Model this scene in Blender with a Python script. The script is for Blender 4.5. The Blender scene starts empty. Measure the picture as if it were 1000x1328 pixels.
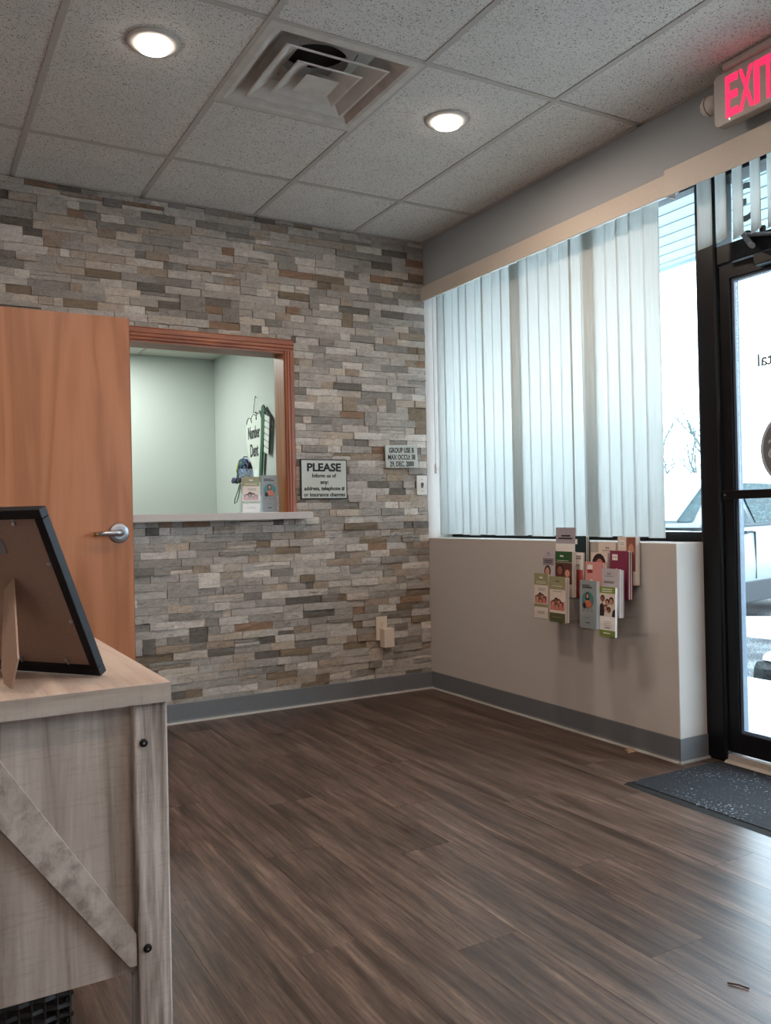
import bpy, bmesh, math, random
from mathutils import Vector, Matrix, noise

# ------------------------------------------------------------------ camera
S = bpy.context.scene
COL = S.collection
CAM = Vector((-2.78213, -4.37530, 1.04907))
cd = bpy.data.cameras.new('camera'); cam = bpy.data.objects.new('camera', cd); COL.objects.link(cam)
cd.sensor_fit = 'HORIZONTAL'; cd.sensor_width = 36.0; cd.lens = 36 * 1102.65 / 1000
cd.clip_start = .05; cd.clip_end = 300
cr, cu, cb = Vector((.86951, -.49347, -.02104)), Vector((.01596, -.0145, .99977)), Vector((-.49366, -.86964, -.00473))
cam.matrix_world = Matrix(((cr.x, cu.x, cb.x, CAM.x), (cr.y, cu.y, cb.y, CAM.y), (cr.z, cu.z, cb.z, CAM.z), (0, 0, 0, 1)))
S.camera = cam
# ------------------------------------------------------------------ sky (overcast) and exposure
SKY = 8.5
w = bpy.data.worlds.new('overcast_sky'); S.world = w; w.use_nodes = True
bg = w.node_tree.nodes['Background']; bg.inputs[0].default_value = (.70, .86, 1.0, 1); bg.inputs[1].default_value = SKY
S.view_settings.view_transform = 'Standard'; S.view_settings.look = 'None'
S.view_settings.gamma = 1; S.view_settings.use_curve_mapping = False
S.view_settings.exposure = 0.5
CAN_W = 8.6          # watts of one ceiling can
random.seed(7)

# ------------------------------------------------------------------ helpers
def lin(h):
    h = h.lstrip('#'); out = []
    for i in (0, 2, 4):
        v = int(h[i:i+2], 16) / 255
        out.append(v / 12.92 if v <= .04045 else ((v + .055) / 1.055) ** 2.4)
    return (*out, 1)

class N:
    """tiny node-tree writer"""
    def __init__(s, name):
        s.m = bpy.data.materials.new(name); s.m.use_nodes = True
        s.t = s.m.node_tree; s.n = s.t.nodes; s.b = s.n['Principled BSDF']; s.out = s.n['Material Output']
    def add(s, typ, **kw):
        nd = s.n.new(typ)
        for k, v in kw.items():
            if k.startswith('i_'):
                key = k[2:]; key = int(key) if key.isdigit() else key
                nd.inputs[key].default_value = v
            else: setattr(nd, k, v)
        return nd
    def link(s, a, b): s.t.links.new(a, b)
    def coord(s, scale=(1, 1, 1), kind='Object'):
        tc = s.add('ShaderNodeTexCoord'); mp = s.add('ShaderNodeMapping'); mp.inputs['Scale'].default_value = scale
        s.link(tc.outputs[kind], mp.inputs['Vector']); return mp.outputs[0]
    def noise(s, vec, scale, detail=4, rough=.55, dist=0):
        nd = s.add('ShaderNodeTexNoise'); nd.inputs['Scale'].default_value = scale; nd.inputs['Detail'].default_value = detail
        nd.inputs['Roughness'].default_value = rough; nd.inputs['Distortion'].default_value = dist
        s.link(vec, nd.inputs['Vector']); return nd.outputs['Fac']
    def ramp(s, fac, stops):
        r = s.add('ShaderNodeValToRGB'); e = r.color_ramp.elements
        while len(e) < len(stops): e.new(.5)
        for k, (p, c) in enumerate(stops):
            e[k].position = p; e[k].color = c if len(c) == 4 else (*c, 1)
        s.link(fac, r.inputs[0]); return r.outputs[0]
    def mix(s, fac, a, b, blend='MIX'):
        mx = s.add('ShaderNodeMix', data_type='RGBA', blend_type=blend)
        for sock, v in ((mx.inputs[0], fac), (mx.inputs[6], a), (mx.inputs[7], b)):
            if hasattr(v, 'is_linked'): s.link(v, sock)
            else: sock.default_value = v
        return mx.outputs[2]
    def bump(s, h, strength=.3, dist=.002):
        bp = s.add('ShaderNodeBump'); bp.inputs['Strength'].default_value = strength; bp.inputs['Distance'].default_value = dist
        s.link(h, bp.inputs['Height']); s.link(bp.outputs[0], s.b.inputs['Normal'])
    def base(s, v):
        if hasattr(v, 'is_linked'): s.link(v, s.b.inputs['Base Color'])
        else: s.b.inputs['Base Color'].default_value = v
    def set(s, **kw):
        for k, v in kw.items(): s.b.inputs[k.replace('_', ' ')].default_value = v
        return s

def plain(name, hexc, rough=.6, metal=0.0, var=.06, bump=.05, scale=60, spec=.5):
    a = N(name); v = a.coord(); c = lin(hexc); n = a.noise(v, scale, 3)
    d = tuple(x * (1 - var) for x in c[:3]); l = tuple(min(1, x * (1 + var)) for x in c[:3])
    a.base(a.ramp(n, [(.3, d), (.7, l)])); a.set(Roughness=rough, Metallic=metal); a.b.inputs['Specular IOR Level'].default_value = spec
    if bump: a.bump(n, bump, .001)
    return a.m

def emissive(name, hexc, strength):
    a = N(name); a.base(lin(hexc)); a.b.inputs['Emission Color'].default_value = lin(hexc); a.b.inputs['Emission Strength'].default_value = strength
    return a.m

class MB:
    def __init__(s): s.v = []; s.f = []
    def add(s, vs, fs):
        o = len(s.v); s.v += [tuple(p) for p in vs]; s.f += [tuple(o + i for i in f) for f in fs]; return s
    def box(s, x0, x1, y0, y1, z0, z1):
        x0, x1 = min(x0, x1), max(x0, x1); y0, y1 = min(y0, y1), max(y0, y1); z0, z1 = min(z0, z1), max(z0, z1)
        return s.add([(x0,y0,z0),(x1,y0,z0),(x1,y1,z0),(x0,y1,z0),(x0,y0,z1),(x1,y0,z1),(x1,y1,z1),(x0,y1,z1)],
                     [(0,3,2,1),(4,5,6,7),(0,1,5,4),(1,2,6,5),(2,3,7,6),(3,0,4,7)])
    def prism(s, poly, axis, a0, a1):
        """poly of 2D points swept along an axis: 'x' -> (y,z), 'y' -> (x,z), 'z' -> (x,y)"""
        def P(u, v, a): return {'x': (a, u, v), 'y': (u, a, v), 'z': (u, v, a)}[axis]
        n = len(poly); vs = [P(u, v, a0) for u, v in poly] + [P(u, v, a1) for u, v in poly]
        fs = [tuple(range(n)), tuple(range(2*n-1, n-1, -1))] + [(i, i+n, (i+1) % n + n, (i+1) % n) for i in range(n)]
        return s.add(vs, fs)
    def lathe(s, prof, c=(0,0,0), axis='z', seg=24):
        """prof: (radius, height) list, closed at both ends"""
        vs = []
        for r, h in prof:
            for k in range(seg):
                a = 2*math.pi*k/seg; u, v = r*math.cos(a), r*math.sin(a)
                p = {'z': (u, v, h), 'x': (h, u, v), 'y': (u, h, v)}[axis]
                vs.append((p[0]+c[0], p[1]+c[1], p[2]+c[2]))
        fs = []
        for i in range(len(prof)-1):
            for k in range(seg):
                k2 = (k+1) % seg; fs.append((i*seg+k, i*seg+k2, (i+1)*seg+k2, (i+1)*seg+k))
        fs.append(tuple(range(seg))); fs.append(tuple(range(len(vs)-1, len(vs)-seg-1, -1)))
        return s.add(vs, fs)
    def tube(s, pts, r, seg=8):
        pts = [Vector(p) for p in pts]; rs = r if isinstance(r, (list, tuple)) else [r]*len(pts); vs = []
        for i, p in enumerate(pts):
            d = (pts[min(i+1, len(pts)-1)] - pts[max(i-1, 0)]).normalized()
            a = d.orthogonal().normalized() if i == 0 else (a - d*a.dot(d)).normalized()
            b = d.cross(a)
            vs += [p + a*rs[i]*math.cos(2*math.pi*k/seg) + b*rs[i]*math.sin(2*math.pi*k/seg) for k in range(seg)]
        fs = [(i*seg+k, i*seg+(k+1) % seg, (i+1)*seg+(k+1) % seg, (i+1)*seg+k) for i in range(len(pts)-1) for k in range(seg)]
        fs += [tuple(range(seg)), tuple(range(len(vs)-1, len(vs)-seg-1, -1))]
        return s.add(vs, fs)
    def xf(s, M):
        s.v = [tuple(M @ Vector(p)) for p in s.v]; return s

def link(o, parent=None):
    COL.objects.link(o)
    if parent is not None: o.parent = parent
    return o

def mesh_obj(name, mb, mat, parent=None, bev=0.0, smooth=False, world=False, cols=None):
    me = bpy.data.meshes.new(name); vs = mb.v
    if world and parent is not None:
        q = parent.location if parent.parent is None else parent.location + parent.parent.location
        vs = [(a-q.x, b-q.y, c-q.z) for a, b, c in vs]
    me.from_pydata(vs, [], mb.f)
    bm = bmesh.new(); bm.from_mesh(me); bmesh.ops.recalc_face_normals(bm, faces=bm.faces); bm.to_mesh(me); bm.free()
    if mat: me.materials.append(mat)
    if smooth: me.shade_smooth()
    o = link(bpy.data.objects.new(name, me), parent)
    if bev:
        md = o.modifiers.new('bevel', 'BEVEL'); md.width = bev; md.segments = 2; md.limit_method = 'ANGLE'; md.angle_limit = .6
    return o

def empty(name, loc, rz=0.0):
    o = bpy.data.objects.new(name, None); o.empty_display_size = .05; o.location = loc; o.rotation_euler = (0, 0, rz); return link(o)

def tag(o, label, cat, group=None, kind=None):
    o['label'] = label; o['category'] = cat
    if group: o['group'] = group
    if kind: o['kind'] = kind
    return o

def text_mb(body, size, align='CENTER', extrude=.0008, offset=0.0, spacing=1.0):
    cu_ = bpy.data.curves.new('lettering', 'FONT'); cu_.body = body; cu_.size = size; cu_.align_x = align
    cu_.extrude = extrude; cu_.offset = offset; cu_.space_character = spacing; cu_.resolution_u = 3
    ob = bpy.data.objects.new('lettering', cu_); me = bpy.data.meshes.new_from_object(ob)
    mb = MB(); mb.v = [tuple(v.co) for v in me.vertices]; mb.f = [tuple(p.vertices) for p in me.polygons]
    bpy.data.objects.remove(ob); bpy.data.meshes.remove(me); bpy.data.curves.remove(cu_)
    return mb
def frame_mat(right, up, loc):
    r, u = Vector(right), Vector(up); n = r.cross(u)
    return Matrix(((r.x, u.x, n.x, loc[0]), (r.y, u.y, n.y, loc[1]), (r.z, u.z, n.z, loc[2]), (0, 0, 0, 1)))
FACE_ROOM = ((1,0,0), (0,0,1))       # lettering on the stone wall, seen from the room
FACE_WEST = ((0,-1,0), (0,0,1))      # lettering that looks towards -x
FACE_EAST = ((0,1,0), (0,0,1))       # lettering that looks out into the street

# ------------------------------------------------------------------ materials
M = {}
M['paint'] = plain('grey_white_wall_paint', '#bdb5af', .75, var=.02, bump=.08, scale=180)
M['upper_paint'] = plain('grey_wall_paint', '#a9aeb2', .8, var=.03, bump=.1, scale=180)
M['sage'] = plain('pale_sage_wall_paint', '#bfc9c3', .8, var=.02, bump=.05, scale=120)
M['cove'] = plain('grey_vinyl_cove_base', '#6a6c70', .45, var=.04, bump=.04)
M['cove_toe'] = plain('pale_vinyl_toe_edge', '#a7a4a0', .5, var=.05)
M['black_alu'] = plain('black_anodised_aluminium', '#07080d', .35, .0, var=.1, bump=.02, spec=.3)
M['bead'] = plain('grey_glazing_bead', '#5d6c7d', .4, var=.06)  # daylight on the edge of the glass stop, painted as bluish grey
M['threshold'] = plain('mill_aluminium_threshold', '#a79c92', .45, .35, var=.06)
M['valance'] = plain('beige_plastic_valance', '#cbc0b4', .55, var=.02, bump=.02)
M['white_plastic'] = plain('white_plastic', '#d9d4cd', .4, var=.02, bump=.02)
M['ivory_plastic'] = plain('ivory_plastic', '#d6c6b6', .4, var=.02, bump=.02)
M['fixture'] = plain('white_enamel_fixture', '#c9c3bd', .45, var=.04, bump=.02)
M['diffuser'] = plain('dusty_white_enamel', '#cfc8c1', .55, var=.10, bump=.05, scale=14)
M['duct'] = plain('black_duct_throat', '#0b0b0c', .8)
M['tbar'] = plain('white_grid_bar', '#b9b3ad', .5, var=.03, bump=.0)
M['counter'] = plain('pale_grey_laminate', '#b4aaa6', .4, var=.04, bump=.03, scale=200)
M['satin'] = plain('satin_chrome', '#a9abb0', .32, .85, var=.04, bump=.0)
M['bronze'] = plain('worn_brass_lever_tip', '#7d5a3c', .4, .5, var=.1)
M['black'] = plain('black_print', '#14151a', .6, var=.05, bump=0)
M['iron'] = plain('black_iron_bolt', '#17161a', .45, .6, var=.1)
M['frame_black'] = plain('black_frame_moulding', '#0d0d12', .55, var=.15, bump=.06, spec=.25)
M['hardboard'] = plain('brown_backing_board', '#8b6f60', .85, var=.07, bump=.1, scale=220)
M['easel'] = plain('brown_easel_board', '#9a7d6c', .85, var=.06, bump=.1, scale=220)
M['sign_grey'] = plain('engraved_grey_sign_plate', '#b7bbb5', .5, var=.02, bump=.0)
M['concrete'] = plain('salted_pale_concrete', '#c9c8c4', .9, var=.06, bump=.3, scale=30)
M['snow'] = plain('snow', '#eef2f6', .9, var=.03, bump=.5, scale=14)
M['kerb'] = plain('rough_grey_concrete_stop', '#2e3030', .95, var=.6, bump=.9, scale=50)
M['soffit'] = plain('pale_soffit_board', '#b9c6c8', .6, var=.02, bump=.02)
M['bark'] = plain('pale_bare_bark', '#3b4846', .9, var=.15, bump=.5, scale=40)
M['hedge'] = plain('dark_bare_twigs', '#2b2730', .9, var=.2)
M['car_white'] = plain('silver_car_paint', '#6a7073', .4, var=.01, bump=0)
M['car_dark'] = plain('dark_plastic_cladding', '#1a1f23', .8, var=.1)
M['tyre'] = plain('black_tyre_rubber', '#17181a', .85, var=.1)
M['alloy'] = plain('grey_alloy_wheel', '#8c9196', .35, .7)
M['decal_grey'] = plain('grey_window_decal', '#6d6a6e', .6, var=.02, bump=0)
M['decal_pale'] = plain('pale_window_decal', '#b9b6bb', .6, var=.02, bump=0)
M['lettering_grey'] = plain('grey_window_lettering', '#6a6f74', .6, var=.02, bump=0)
M['wicker'] = plain('black_woven_cane', '#1c1717', .6, var=.3, bump=.3)
M['brick_back'] = plain('dark_mortar_bed', '#3b3732', .95, var=.2)
M['brown_twig'] = plain('brown_scrap', '#4a3427', .9, var=.2)
M['scrap'] = plain('beige_scrap', '#9a7f69', .9, var=.2)

def glass(name, tint, refl=.06, graze=.7):
    a = N(name); t = a.add('ShaderNodeBsdfTransparent'); t.inputs[0].default_value = tint
    g = a.add('ShaderNodeBsdfGlossy'); g.inputs['Roughness'].default_value = .02
    lw = a.add('ShaderNodeLayerWeight'); lw.inputs[0].default_value = .5
    pw_ = a.add('ShaderNodeMath', operation='POWER'); pw_.inputs[1].default_value = 5; a.link(lw.outputs['Facing'], pw_.inputs[0])
    ma = a.add('ShaderNodeMath', operation='MULTIPLY_ADD'); ma.inputs[1].default_value = graze; ma.inputs[2].default_value = refl*.5; a.link(pw_.outputs[0], ma.inputs[0])
    mx = a.add('ShaderNodeMixShader'); a.link(ma.outputs[0], mx.inputs[0]); a.link(t.outputs[0], mx.inputs[1]); a.link(g.outputs[0], mx.inputs[2])
    a.link(mx.outputs[0], a.out.inputs[0]); return a.m
M['glass'] = glass('clear_window_glass', (.95, .98, .98, 1))
M['acrylic'] = glass('clear_acrylic', (.985, .99, .99, 1), .03, .3)

def vane_mat():
    a = N('white_translucent_vinyl'); v = a.coord((1, 1, .05)); n = a.noise(v, 90, 2)
    c = a.ramp(n, [(.3, lin('#dfe0dd')), (.7, lin('#e9e9e6'))])
    d = a.add('ShaderNodeBsdfDiffuse'); t = a.add('ShaderNodeBsdfTranslucent'); mx = a.add('ShaderNodeMixShader'); mx.inputs[0].default_value = .62
    a.link(c, d.inputs[0]); a.link(c, t.inputs[0]); a.link(d.outputs[0], mx.inputs[1]); a.link(t.outputs[0], mx.inputs[2]); a.link(mx.outputs[0], a.out.inputs[0])
    return a.m
M['vane'] = vane_mat()

def stone_mat():
    a = N('split_face_ledger_stone'); at = a.add('ShaderNodeAttribute'); at.attribute_name = 'tone'
    v = a.coord((1, 1, 1.6)); n1 = a.noise(v, 30, 7, .7, .9); n2 = a.noise(v, 150, 4, .75)
    k = a.ramp(n1, [(.25, (.58, .57, .56)), (.5, (1, 1, 1)), (.78, (1.22, 1.18, 1.12))])
    c = a.mix(1.0, at.outputs['Color'], k, 'MULTIPLY')
    k2 = a.ramp(n2, [(.3, (.78, .78, .78)), (.65, (1.08, 1.08, 1.08))])
    a.base(a.mix(1.0, c, k2, 'MULTIPLY')); a.set(Roughness=.85)
    h = a.add('ShaderNodeMath', operation='ADD'); a.link(n1, h.inputs[0]); a.link(n2, h.inputs[1]); a.bump(h.outputs[0], 1.0, .009)
    return a.m
M['stone'] = stone_mat()

def tile_mat():
    a = N('fissured_ceiling_tile'); v = a.coord((1, 1, 1)); n = a.noise(a.coord((1, 2.4, 1)), 115, 2, .5, .8); n2 = a.noise(a.coord((2.4, 1, 1)), 130, 2, .5, .8); n3 = a.noise(v, 6, 3)
    b = a.ramp(n3, [(.3, lin('#dad5d0')), (.7, lin('#e2ddd8'))])
    f1 = a.ramp(n, [(.63, (0, 0, 0)), (.66, (1, 1, 1))]); f2 = a.ramp(n2, [(.63, (0, 0, 0)), (.66, (1, 1, 1))])
    f = a.mix(1.0, f1, f2, 'LIGHTEN')
    a.base(a.mix(f, b, lin('#5a5350'))); a.set(Roughness=.95); a.bump(f, -.5, .002); return a.m
M['tile'] = tile_mat()

def plank_mat():
    a = N('weathered_brown_vinyl_plank'); oi = a.add('ShaderNodeObjectInfo')
    tc = a.add('ShaderNodeTexCoord'); sc = a.add('ShaderNodeVectorMath', operation='SCALE'); sc.inputs[0].default_value = (7.3, 11.1, 0); a.link(oi.outputs['Random'], sc.inputs['Scale'])
    ad = a.add('ShaderNodeVectorMath', operation='ADD'); a.link(tc.outputs['Object'], ad.inputs[0]); a.link(sc.outputs[0], ad.inputs[1])
    def vec(s):
        mp = a.add('ShaderNodeMapping'); mp.inputs['Scale'].default_value = s; a.link(ad.outputs[0], mp.inputs[0]); return mp.outputs[0]
    n1 = a.noise(vec((16, 1.1, 1)), 1.0, 6, .7, .35); n2 = a.noise(vec((75, 2.6, 1)), 1.0, 5, .68, .3); n3 = a.noise(vec((160, 9, 1)), 1.0, 3, .6); n4 = a.noise(vec((90, 26, 1)), 1.0, 5, .75, .6)
    c = a.ramp(n1, [(.32, lin('#2e231d')), (.45, lin('#493a32')), (.56, lin('#5f4d44')), (.72, lin('#806e62'))])
    c = a.mix(.9, c, a.ramp(n2, [(.3, (.42, .40, .38)), (.48, (.95, .95, .95)), (.68, (1.5, 1.45, 1.4))]), 'MULTIPLY')
    c = a.mix(.8, c, a.ramp(n3, [(.3, (.55, .53, .5)), (.5, (1, 1, 1)), (.7, (1.25, 1.22, 1.2))]), 'MULTIPLY')
    c = a.mix(.8, c, a.ramp(n4, [(.33, (.55, .53, .5)), (.45, (1, 1, 1)), (.62, (1, 1, 1)), (.75, (1.35, 1.32, 1.3))]), 'MULTIPLY')
    rv = a.ramp(oi.outputs['Random'], [(0, (.93, .92, .91)), (.5, (1, .99, .98)), (1, (1.07, 1.06, 1.05))])
    c = a.mix(1.0, c, rv, 'MULTIPLY')
    a.base(c); a.set(Roughness=.34); a.bump(n3, .12, .001)
    a.b.inputs['Specular IOR Level'].default_value = .4
    return a.m
M['plank'] = plank_mat()

def wood_mat(name, dark, mid, light, axis='z', scale=1.0, rough=.45, contrast=1.0, dist=1.2):
    a = N(name); s = {'z': (9, 9, .55), 'x': (.55, 9, 9), 'y': (9, .55, 9)}[axis]; s = tuple(q*scale for q in s)
    n = a.noise(a.coord(s), 1.0, 3, .5, dist); f = tuple(q*12 for q in s); n2 = a.noise(a.coord(f), 1.0, 3, .6)
    wv = a.add('ShaderNodeMath', operation='MULTIPLY'); wv.inputs[1].default_value = 22; a.link(n, wv.inputs[0])
    sn = a.add('ShaderNodeMath', operation='SINE'); a.link(wv.outputs[0], sn.inputs[0])
    mr = a.add('ShaderNodeMapRange'); mr.inputs[1].default_value = -1; mr.inputs[2].default_value = 1; a.link(sn.outputs[0], mr.inputs[0])
    c = a.ramp(mr.outputs[0], [(0, lin(dark)), (.35, lin(mid)), (1, lin(light))])
    c = a.mix(.5*contrast, c, a.ramp(n2, [(.3, (.8, .78, .76)), (.7, (1.1, 1.1, 1.1))]), 'MULTIPLY')
    a.base(c); a.set(Roughness=rough); a.bump(n2, .06, .001); return a.m
M['door_wood'] = wood_mat('maple_door_veneer', '#9d623e', '#a86b46', '#b0734e', 'z', .55, .42, .6)
M['casing'] = wood_mat('stained_oak_casing', '#84482f', '#945436', '#a05e3e', 'z', 1.5, .4)
M['casing_h'] = wood_mat('stained_oak_head_casing', '#84482f', '#945436', '#a05e3e', 'x', 1.5, .4)
M['jamb'] = wood_mat('honey_oak_jamb', '#b06a24', '#c0782c', '#c98236', 'z', 1.2, .4)  # orange office light on the side jambs is put into this oak colour

def wash_mat(name, axis, dark, mid, light):
    a = N(name); s = {'z': (26, 26, 1.6), 'x': (1.6, 26, 26), 'y': (26, 1.6, 26), 'd': (26, 26, 26)}[axis]
    n1 = a.noise(a.coord(s), 1.0, 5, .65, .4); n2 = a.noise(a.coord(tuple(q*.22 for q in s)), 1.0, 4, .6, .8); n3 = a.noise(a.coord((260, 260, 22) if axis != 'z' else (22, 22, 240)), 1.0, 3, .6)
    c = a.ramp(n1, [(.35, lin(dark)), (.46, lin(mid)), (.62, lin(light))])
    c = a.mix(.7, c, a.ramp(n2, [(.35, (.70, .67, .65)), (.58, (1.08, 1.08, 1.08))]), 'MULTIPLY')
    c = a.mix(.6, c, a.ramp(n3, [(.3, (.78, .76, .75)), (.45, (1, 1, 1)), (1, (1.06, 1.06, 1.06))]), 'MULTIPLY')
    a.base(c); a.set(Roughness=.7); a.bump(n1, .25, .002); return a.m
M['wash_post'] = wash_mat('distressed_whitewash_post', 'z', '#453c38', '#8f837c', '#cdc4be')
M['wash_panel'] = wash_mat('whitewashed_panel', 'z', '#7d7169', '#978b83', '#aba099')
M['wash_rail'] = wash_mat('whitewashed_brace', 'd', '#857a73', '#a1968f', '#b3aaa3')
M['wash_top'] = wash_mat('pinkish_whitewashed_top', 'y', '#a08a7c', '#b39c8e', '#bda898')  # warm pinkish light on the table top is mixed into its wash
M['wash_edge'] = wash_mat('whitewashed_top_edge', 'x', '#6f645c', '#92867d', '#a69b93')

def mat_carpet():
    a = N('charcoal_ribbed_mat'); v = a.coord(); n = a.noise(v, 330, 3, .7); r = a.noise(a.coord((90, 7, 1)), 1.0, 3); sp = a.noise(v, 95, 2, .6); sp2 = a.noise(v, 3.5, 3)
    c = a.ramp(n, [(.3, lin('#06070a')), (.7, lin('#262932'))]); c = a.mix(.9, c, a.ramp(r, [(.35, (.4,)*3), (.65, (1.4,)*3)]), 'MULTIPLY')
    m = a.add('ShaderNodeMath', operation='MULTIPLY'); a.link(sp, m.inputs[0]); a.link(a.ramp(sp2, [(.3, (.80,)*3), (.7, (1.08,)*3)]), m.inputs[1])
    f = a.ramp(m.outputs[0], [(.61, (0, 0, 0)), (.66, (1, 1, 1))]); a.base(a.mix(f, c, lin('#8f969e'))); a.set(Roughness=.95); a.bump(n, .8, .004); return a.m
M['carpet'] = mat_carpet()

def asphalt():
    a = N('wet_snow_dusted_asphalt'); v = a.coord(); n = a.noise(v, 60, 4, .7); n2 = a.noise(v, .8, 3)
    m = a.add('ShaderNodeMath', operation='ADD'); a.link(n, m.inputs[0]); a.link(n2, m.inputs[1])
    a.base(a.ramp(m.outputs[0], [(.75, lin('#15171a')), (1.0, lin('#2d3033')), (1.2, lin('#6d7072'))])); a.set(Roughness=.75); a.b.inputs['Specular IOR Level'].default_value = .25; a.bump(n, .5, .01); return a.m
M['asphalt'] = asphalt()
def carglass():
    a = N('snow_streaked_car_glass'); n = a.noise(a.coord((14, 14, 60)), 1.0, 4, .7, 1)
    a.base(a.ramp(n, [(.45, (.004, .014, .016)), (.58, (.015, .045, .05)), (.75, (.10, .13, .135))])); a.set(Roughness=.5); a.b.inputs['Specular IOR Level'].default_value = .1; return a.m
M['carglass'] = carglass()

def flat(name, hexc, rough=.45): return plain('print_' + name, hexc, rough, var=.015, bump=0)
for k, h in dict(olive='#8f8c66', olive_dark='#55573a', cream='#d8cabf', grey='#8e9698', teal='#1b3038', maroon='#7c2c48', pink='#cf8f8b', red='#8e3038',
                 lilac='#b9b0b4', mauve='#857a80', white='#e0d8d2', green='#2f5a34', lime='#7b8f3a', skin='#c08a70', skin2='#8b5546', hair='#2b1c1c', blush='#c4756a',
                 aqua='#3f7f83', orange='#b96a4c', brown='#5a3530', dark='#26262b', coral='#b8564f', paper='#e8e3df', purple='#a59ea8', blue='#27376b', navy='#2a2250',
                 brush_green='#1f5a3d', tooth='#d6e0d6', yellow='#b9c34a').items():
    M['p_' + k] = flat(k, h)

# ------------------------------------------------------------------ dimensions
H = 2.7015; G = .6096; GA = .4778; GD = .5459
HW = .9106; HL = 1.906; WT = .17
XL, YB = -4.6, -6.6            # left wall, wall behind the camera

# ------------------------------------------------------------------ floor of planks
fl = tag(empty('floor', (0, 0, 0)), 'brown weathered vinyl plank floor with staggered end joints', 'floor', kind='structure')
mesh_obj('underlay', MB().box(XL, 0, YB, 0, -.06, -.006).box(0, .20, YB, -1.906, -.06, -.006), M['brick_back'], fl)
pw, pl, cache = .182, 1.22, {}
def plank_mesh(wd, ln):
    key = (round(wd, 3), round(ln, 3))
    if key not in cache:
        g, c = .00012, .0004; mb = MB(); a, b = wd/2-g, ln/2-g
        vs = [(sx*a, sy*b, -.006) for sx, sy in ((-1,-1),(1,-1),(1,1),(-1,1))] + [(sx*a, sy*b, -c) for sx, sy in ((-1,-1),(1,-1),(1,1),(-1,1))] + [(sx*(a-c), sy*(b-c), 0) for sx, sy in ((-1,-1),(1,-1),(1,1),(-1,1))]
        fs = [(8, 9, 10, 11)] + [(i, (i+1) % 4, (i+1) % 4+4, i+4) for i in range(4)] + [(i+4, (i+1) % 4+4, (i+1) % 4+8, i+8) for i in range(4)]
        me = bpy.data.meshes.new('plank'); me.from_pydata(vs, [], fs); me.materials.append(M['plank']); cache[key] = me
    return cache[key]
def lay(x0, x1, ya, yb, off):
    y = yb + off
    while y > ya:
        t, b = min(y, yb), max(y - pl, ya)
        if t - b > .05:
            o = link(bpy.data.objects.new('plank', plank_mesh(x1-x0, t-b)), fl); o.location = ((x0+x1)/2, (t+b)/2, 0)
        y -= pl
xx, i = 0.0, 0
while xx > XL:
    lay(max(xx-pw, XL), xx, YB, 0, [.0, .78, .35, 1.05, .55][i % 5] + random.uniform(-.06, .06)); xx -= pw; i += 1
lay(0, pw, YB, -HL-.001, .6)

# ------------------------------------------------------------------ ceiling: tiles in a grid of bars
ce = tag(empty('ceiling', (0, 0, H)), 'suspended ceiling of fissured grey tiles in a bar grid', 'ceiling', kind='structure')
mesh_obj('deck', MB().box(XL, WT, YB, 0, .35, .40), M['upper_paint'], ce)
gx = [0] + [-GA - k*G for k in range(0, 7)] + [XL]
gy = [0, -GD] + [-GD - 2*k*G for k in range(1, 5)] + [YB]
can_pos = [(-2.003, -1.447), (-.772, -1.425), (-2.003, -3.86), (-.772, -3.86), (-3.22, -2.65), (-3.22, -5.1), (-1.39, -5.6)]  # all but the first two are unseen cans, added to light the room
def tile(x0, x1, y0, y1):
    e = .0015; mb = MB(); hole = None
    for cx, cy in can_pos:
        if x0 < cx < x1 and y0 < cy < y1: hole = (cx, cy)
    if not hole: mb.box(x0+e, x1-e, y0+e, y1-e, .003, .018)
    else:   # a round opening for the can
        n = 32; r = .072; vs, fs = [], []
        for z in (.003, .018):
            for k in range(n):
                a = 2*math.pi*k/n; vs.append((hole[0]+r*math.cos(a), hole[1]+r*math.sin(a), z))
            for k in range(n):
                a = 2*math.pi*k/n; dx, dy = math.cos(a), math.sin(a)
                t = min(((x1-e-hole[0])/dx if dx > 1e-6 else 9), ((x0+e-hole[0])/dx if dx < -1e-6 else 9), ((y1-e-hole[1])/dy if dy > 1e-6 else 9), ((y0+e-hole[1])/dy if dy < -1e-6 else 9))
                vs.append((hole[0]+dx*t, hole[1]+dy*t, z))
            for cx, cy in ((x0+e, y0+e), (x1-e, y0+e), (x1-e, y1-e), (x0+e, y1-e)): vs.append((cx, cy, z))
        q = 2*n+4
        for l in (0, 1):
            for k in range(n): fs.append((l*q+k, l*q+(k+1) % n, l*q+n+(k+1) % n, l*q+n+k))
            for ci in range(4):
                P = vs[l*q+2*n+ci]
                ang = math.atan2(P[1]-hole[1], P[0]-hole[0]) % (2*math.pi); k = int(ang/(2*math.pi)*n) % n
                fs.append((l*q+n+k, l*q+n+(k+1) % n, l*q+2*n+ci))
        for k in range(n): fs.append((k, (k+1) % n, q+(k+1) % n, q+k))
        mb.add(vs, fs)
    return mesh_obj('ceiling_tile', mb, M['tile'], ce)
DX0, DX1, DY0, DY1 = -GA-2*G, -GA-G, -GD-2*G, -GD-G       # bay of the air diffuser
for i in range(len(gx)-1):
    for j in range(len(gy)-1):
        if i == 2 and j == 1: tile(gx[3], gx[2], DY1, gy[1]); continue
        tile(gx[i+1], gx[i], gy[j+1], gy[j])
for x in gx[1:-1]: mesh_obj('grid_bar', MB().box(x-.012, x+.012, YB, 0, -.001, .0025).box(x-.002, x+.002, YB, 0, .0025, .03), M['tbar'], ce)
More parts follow.
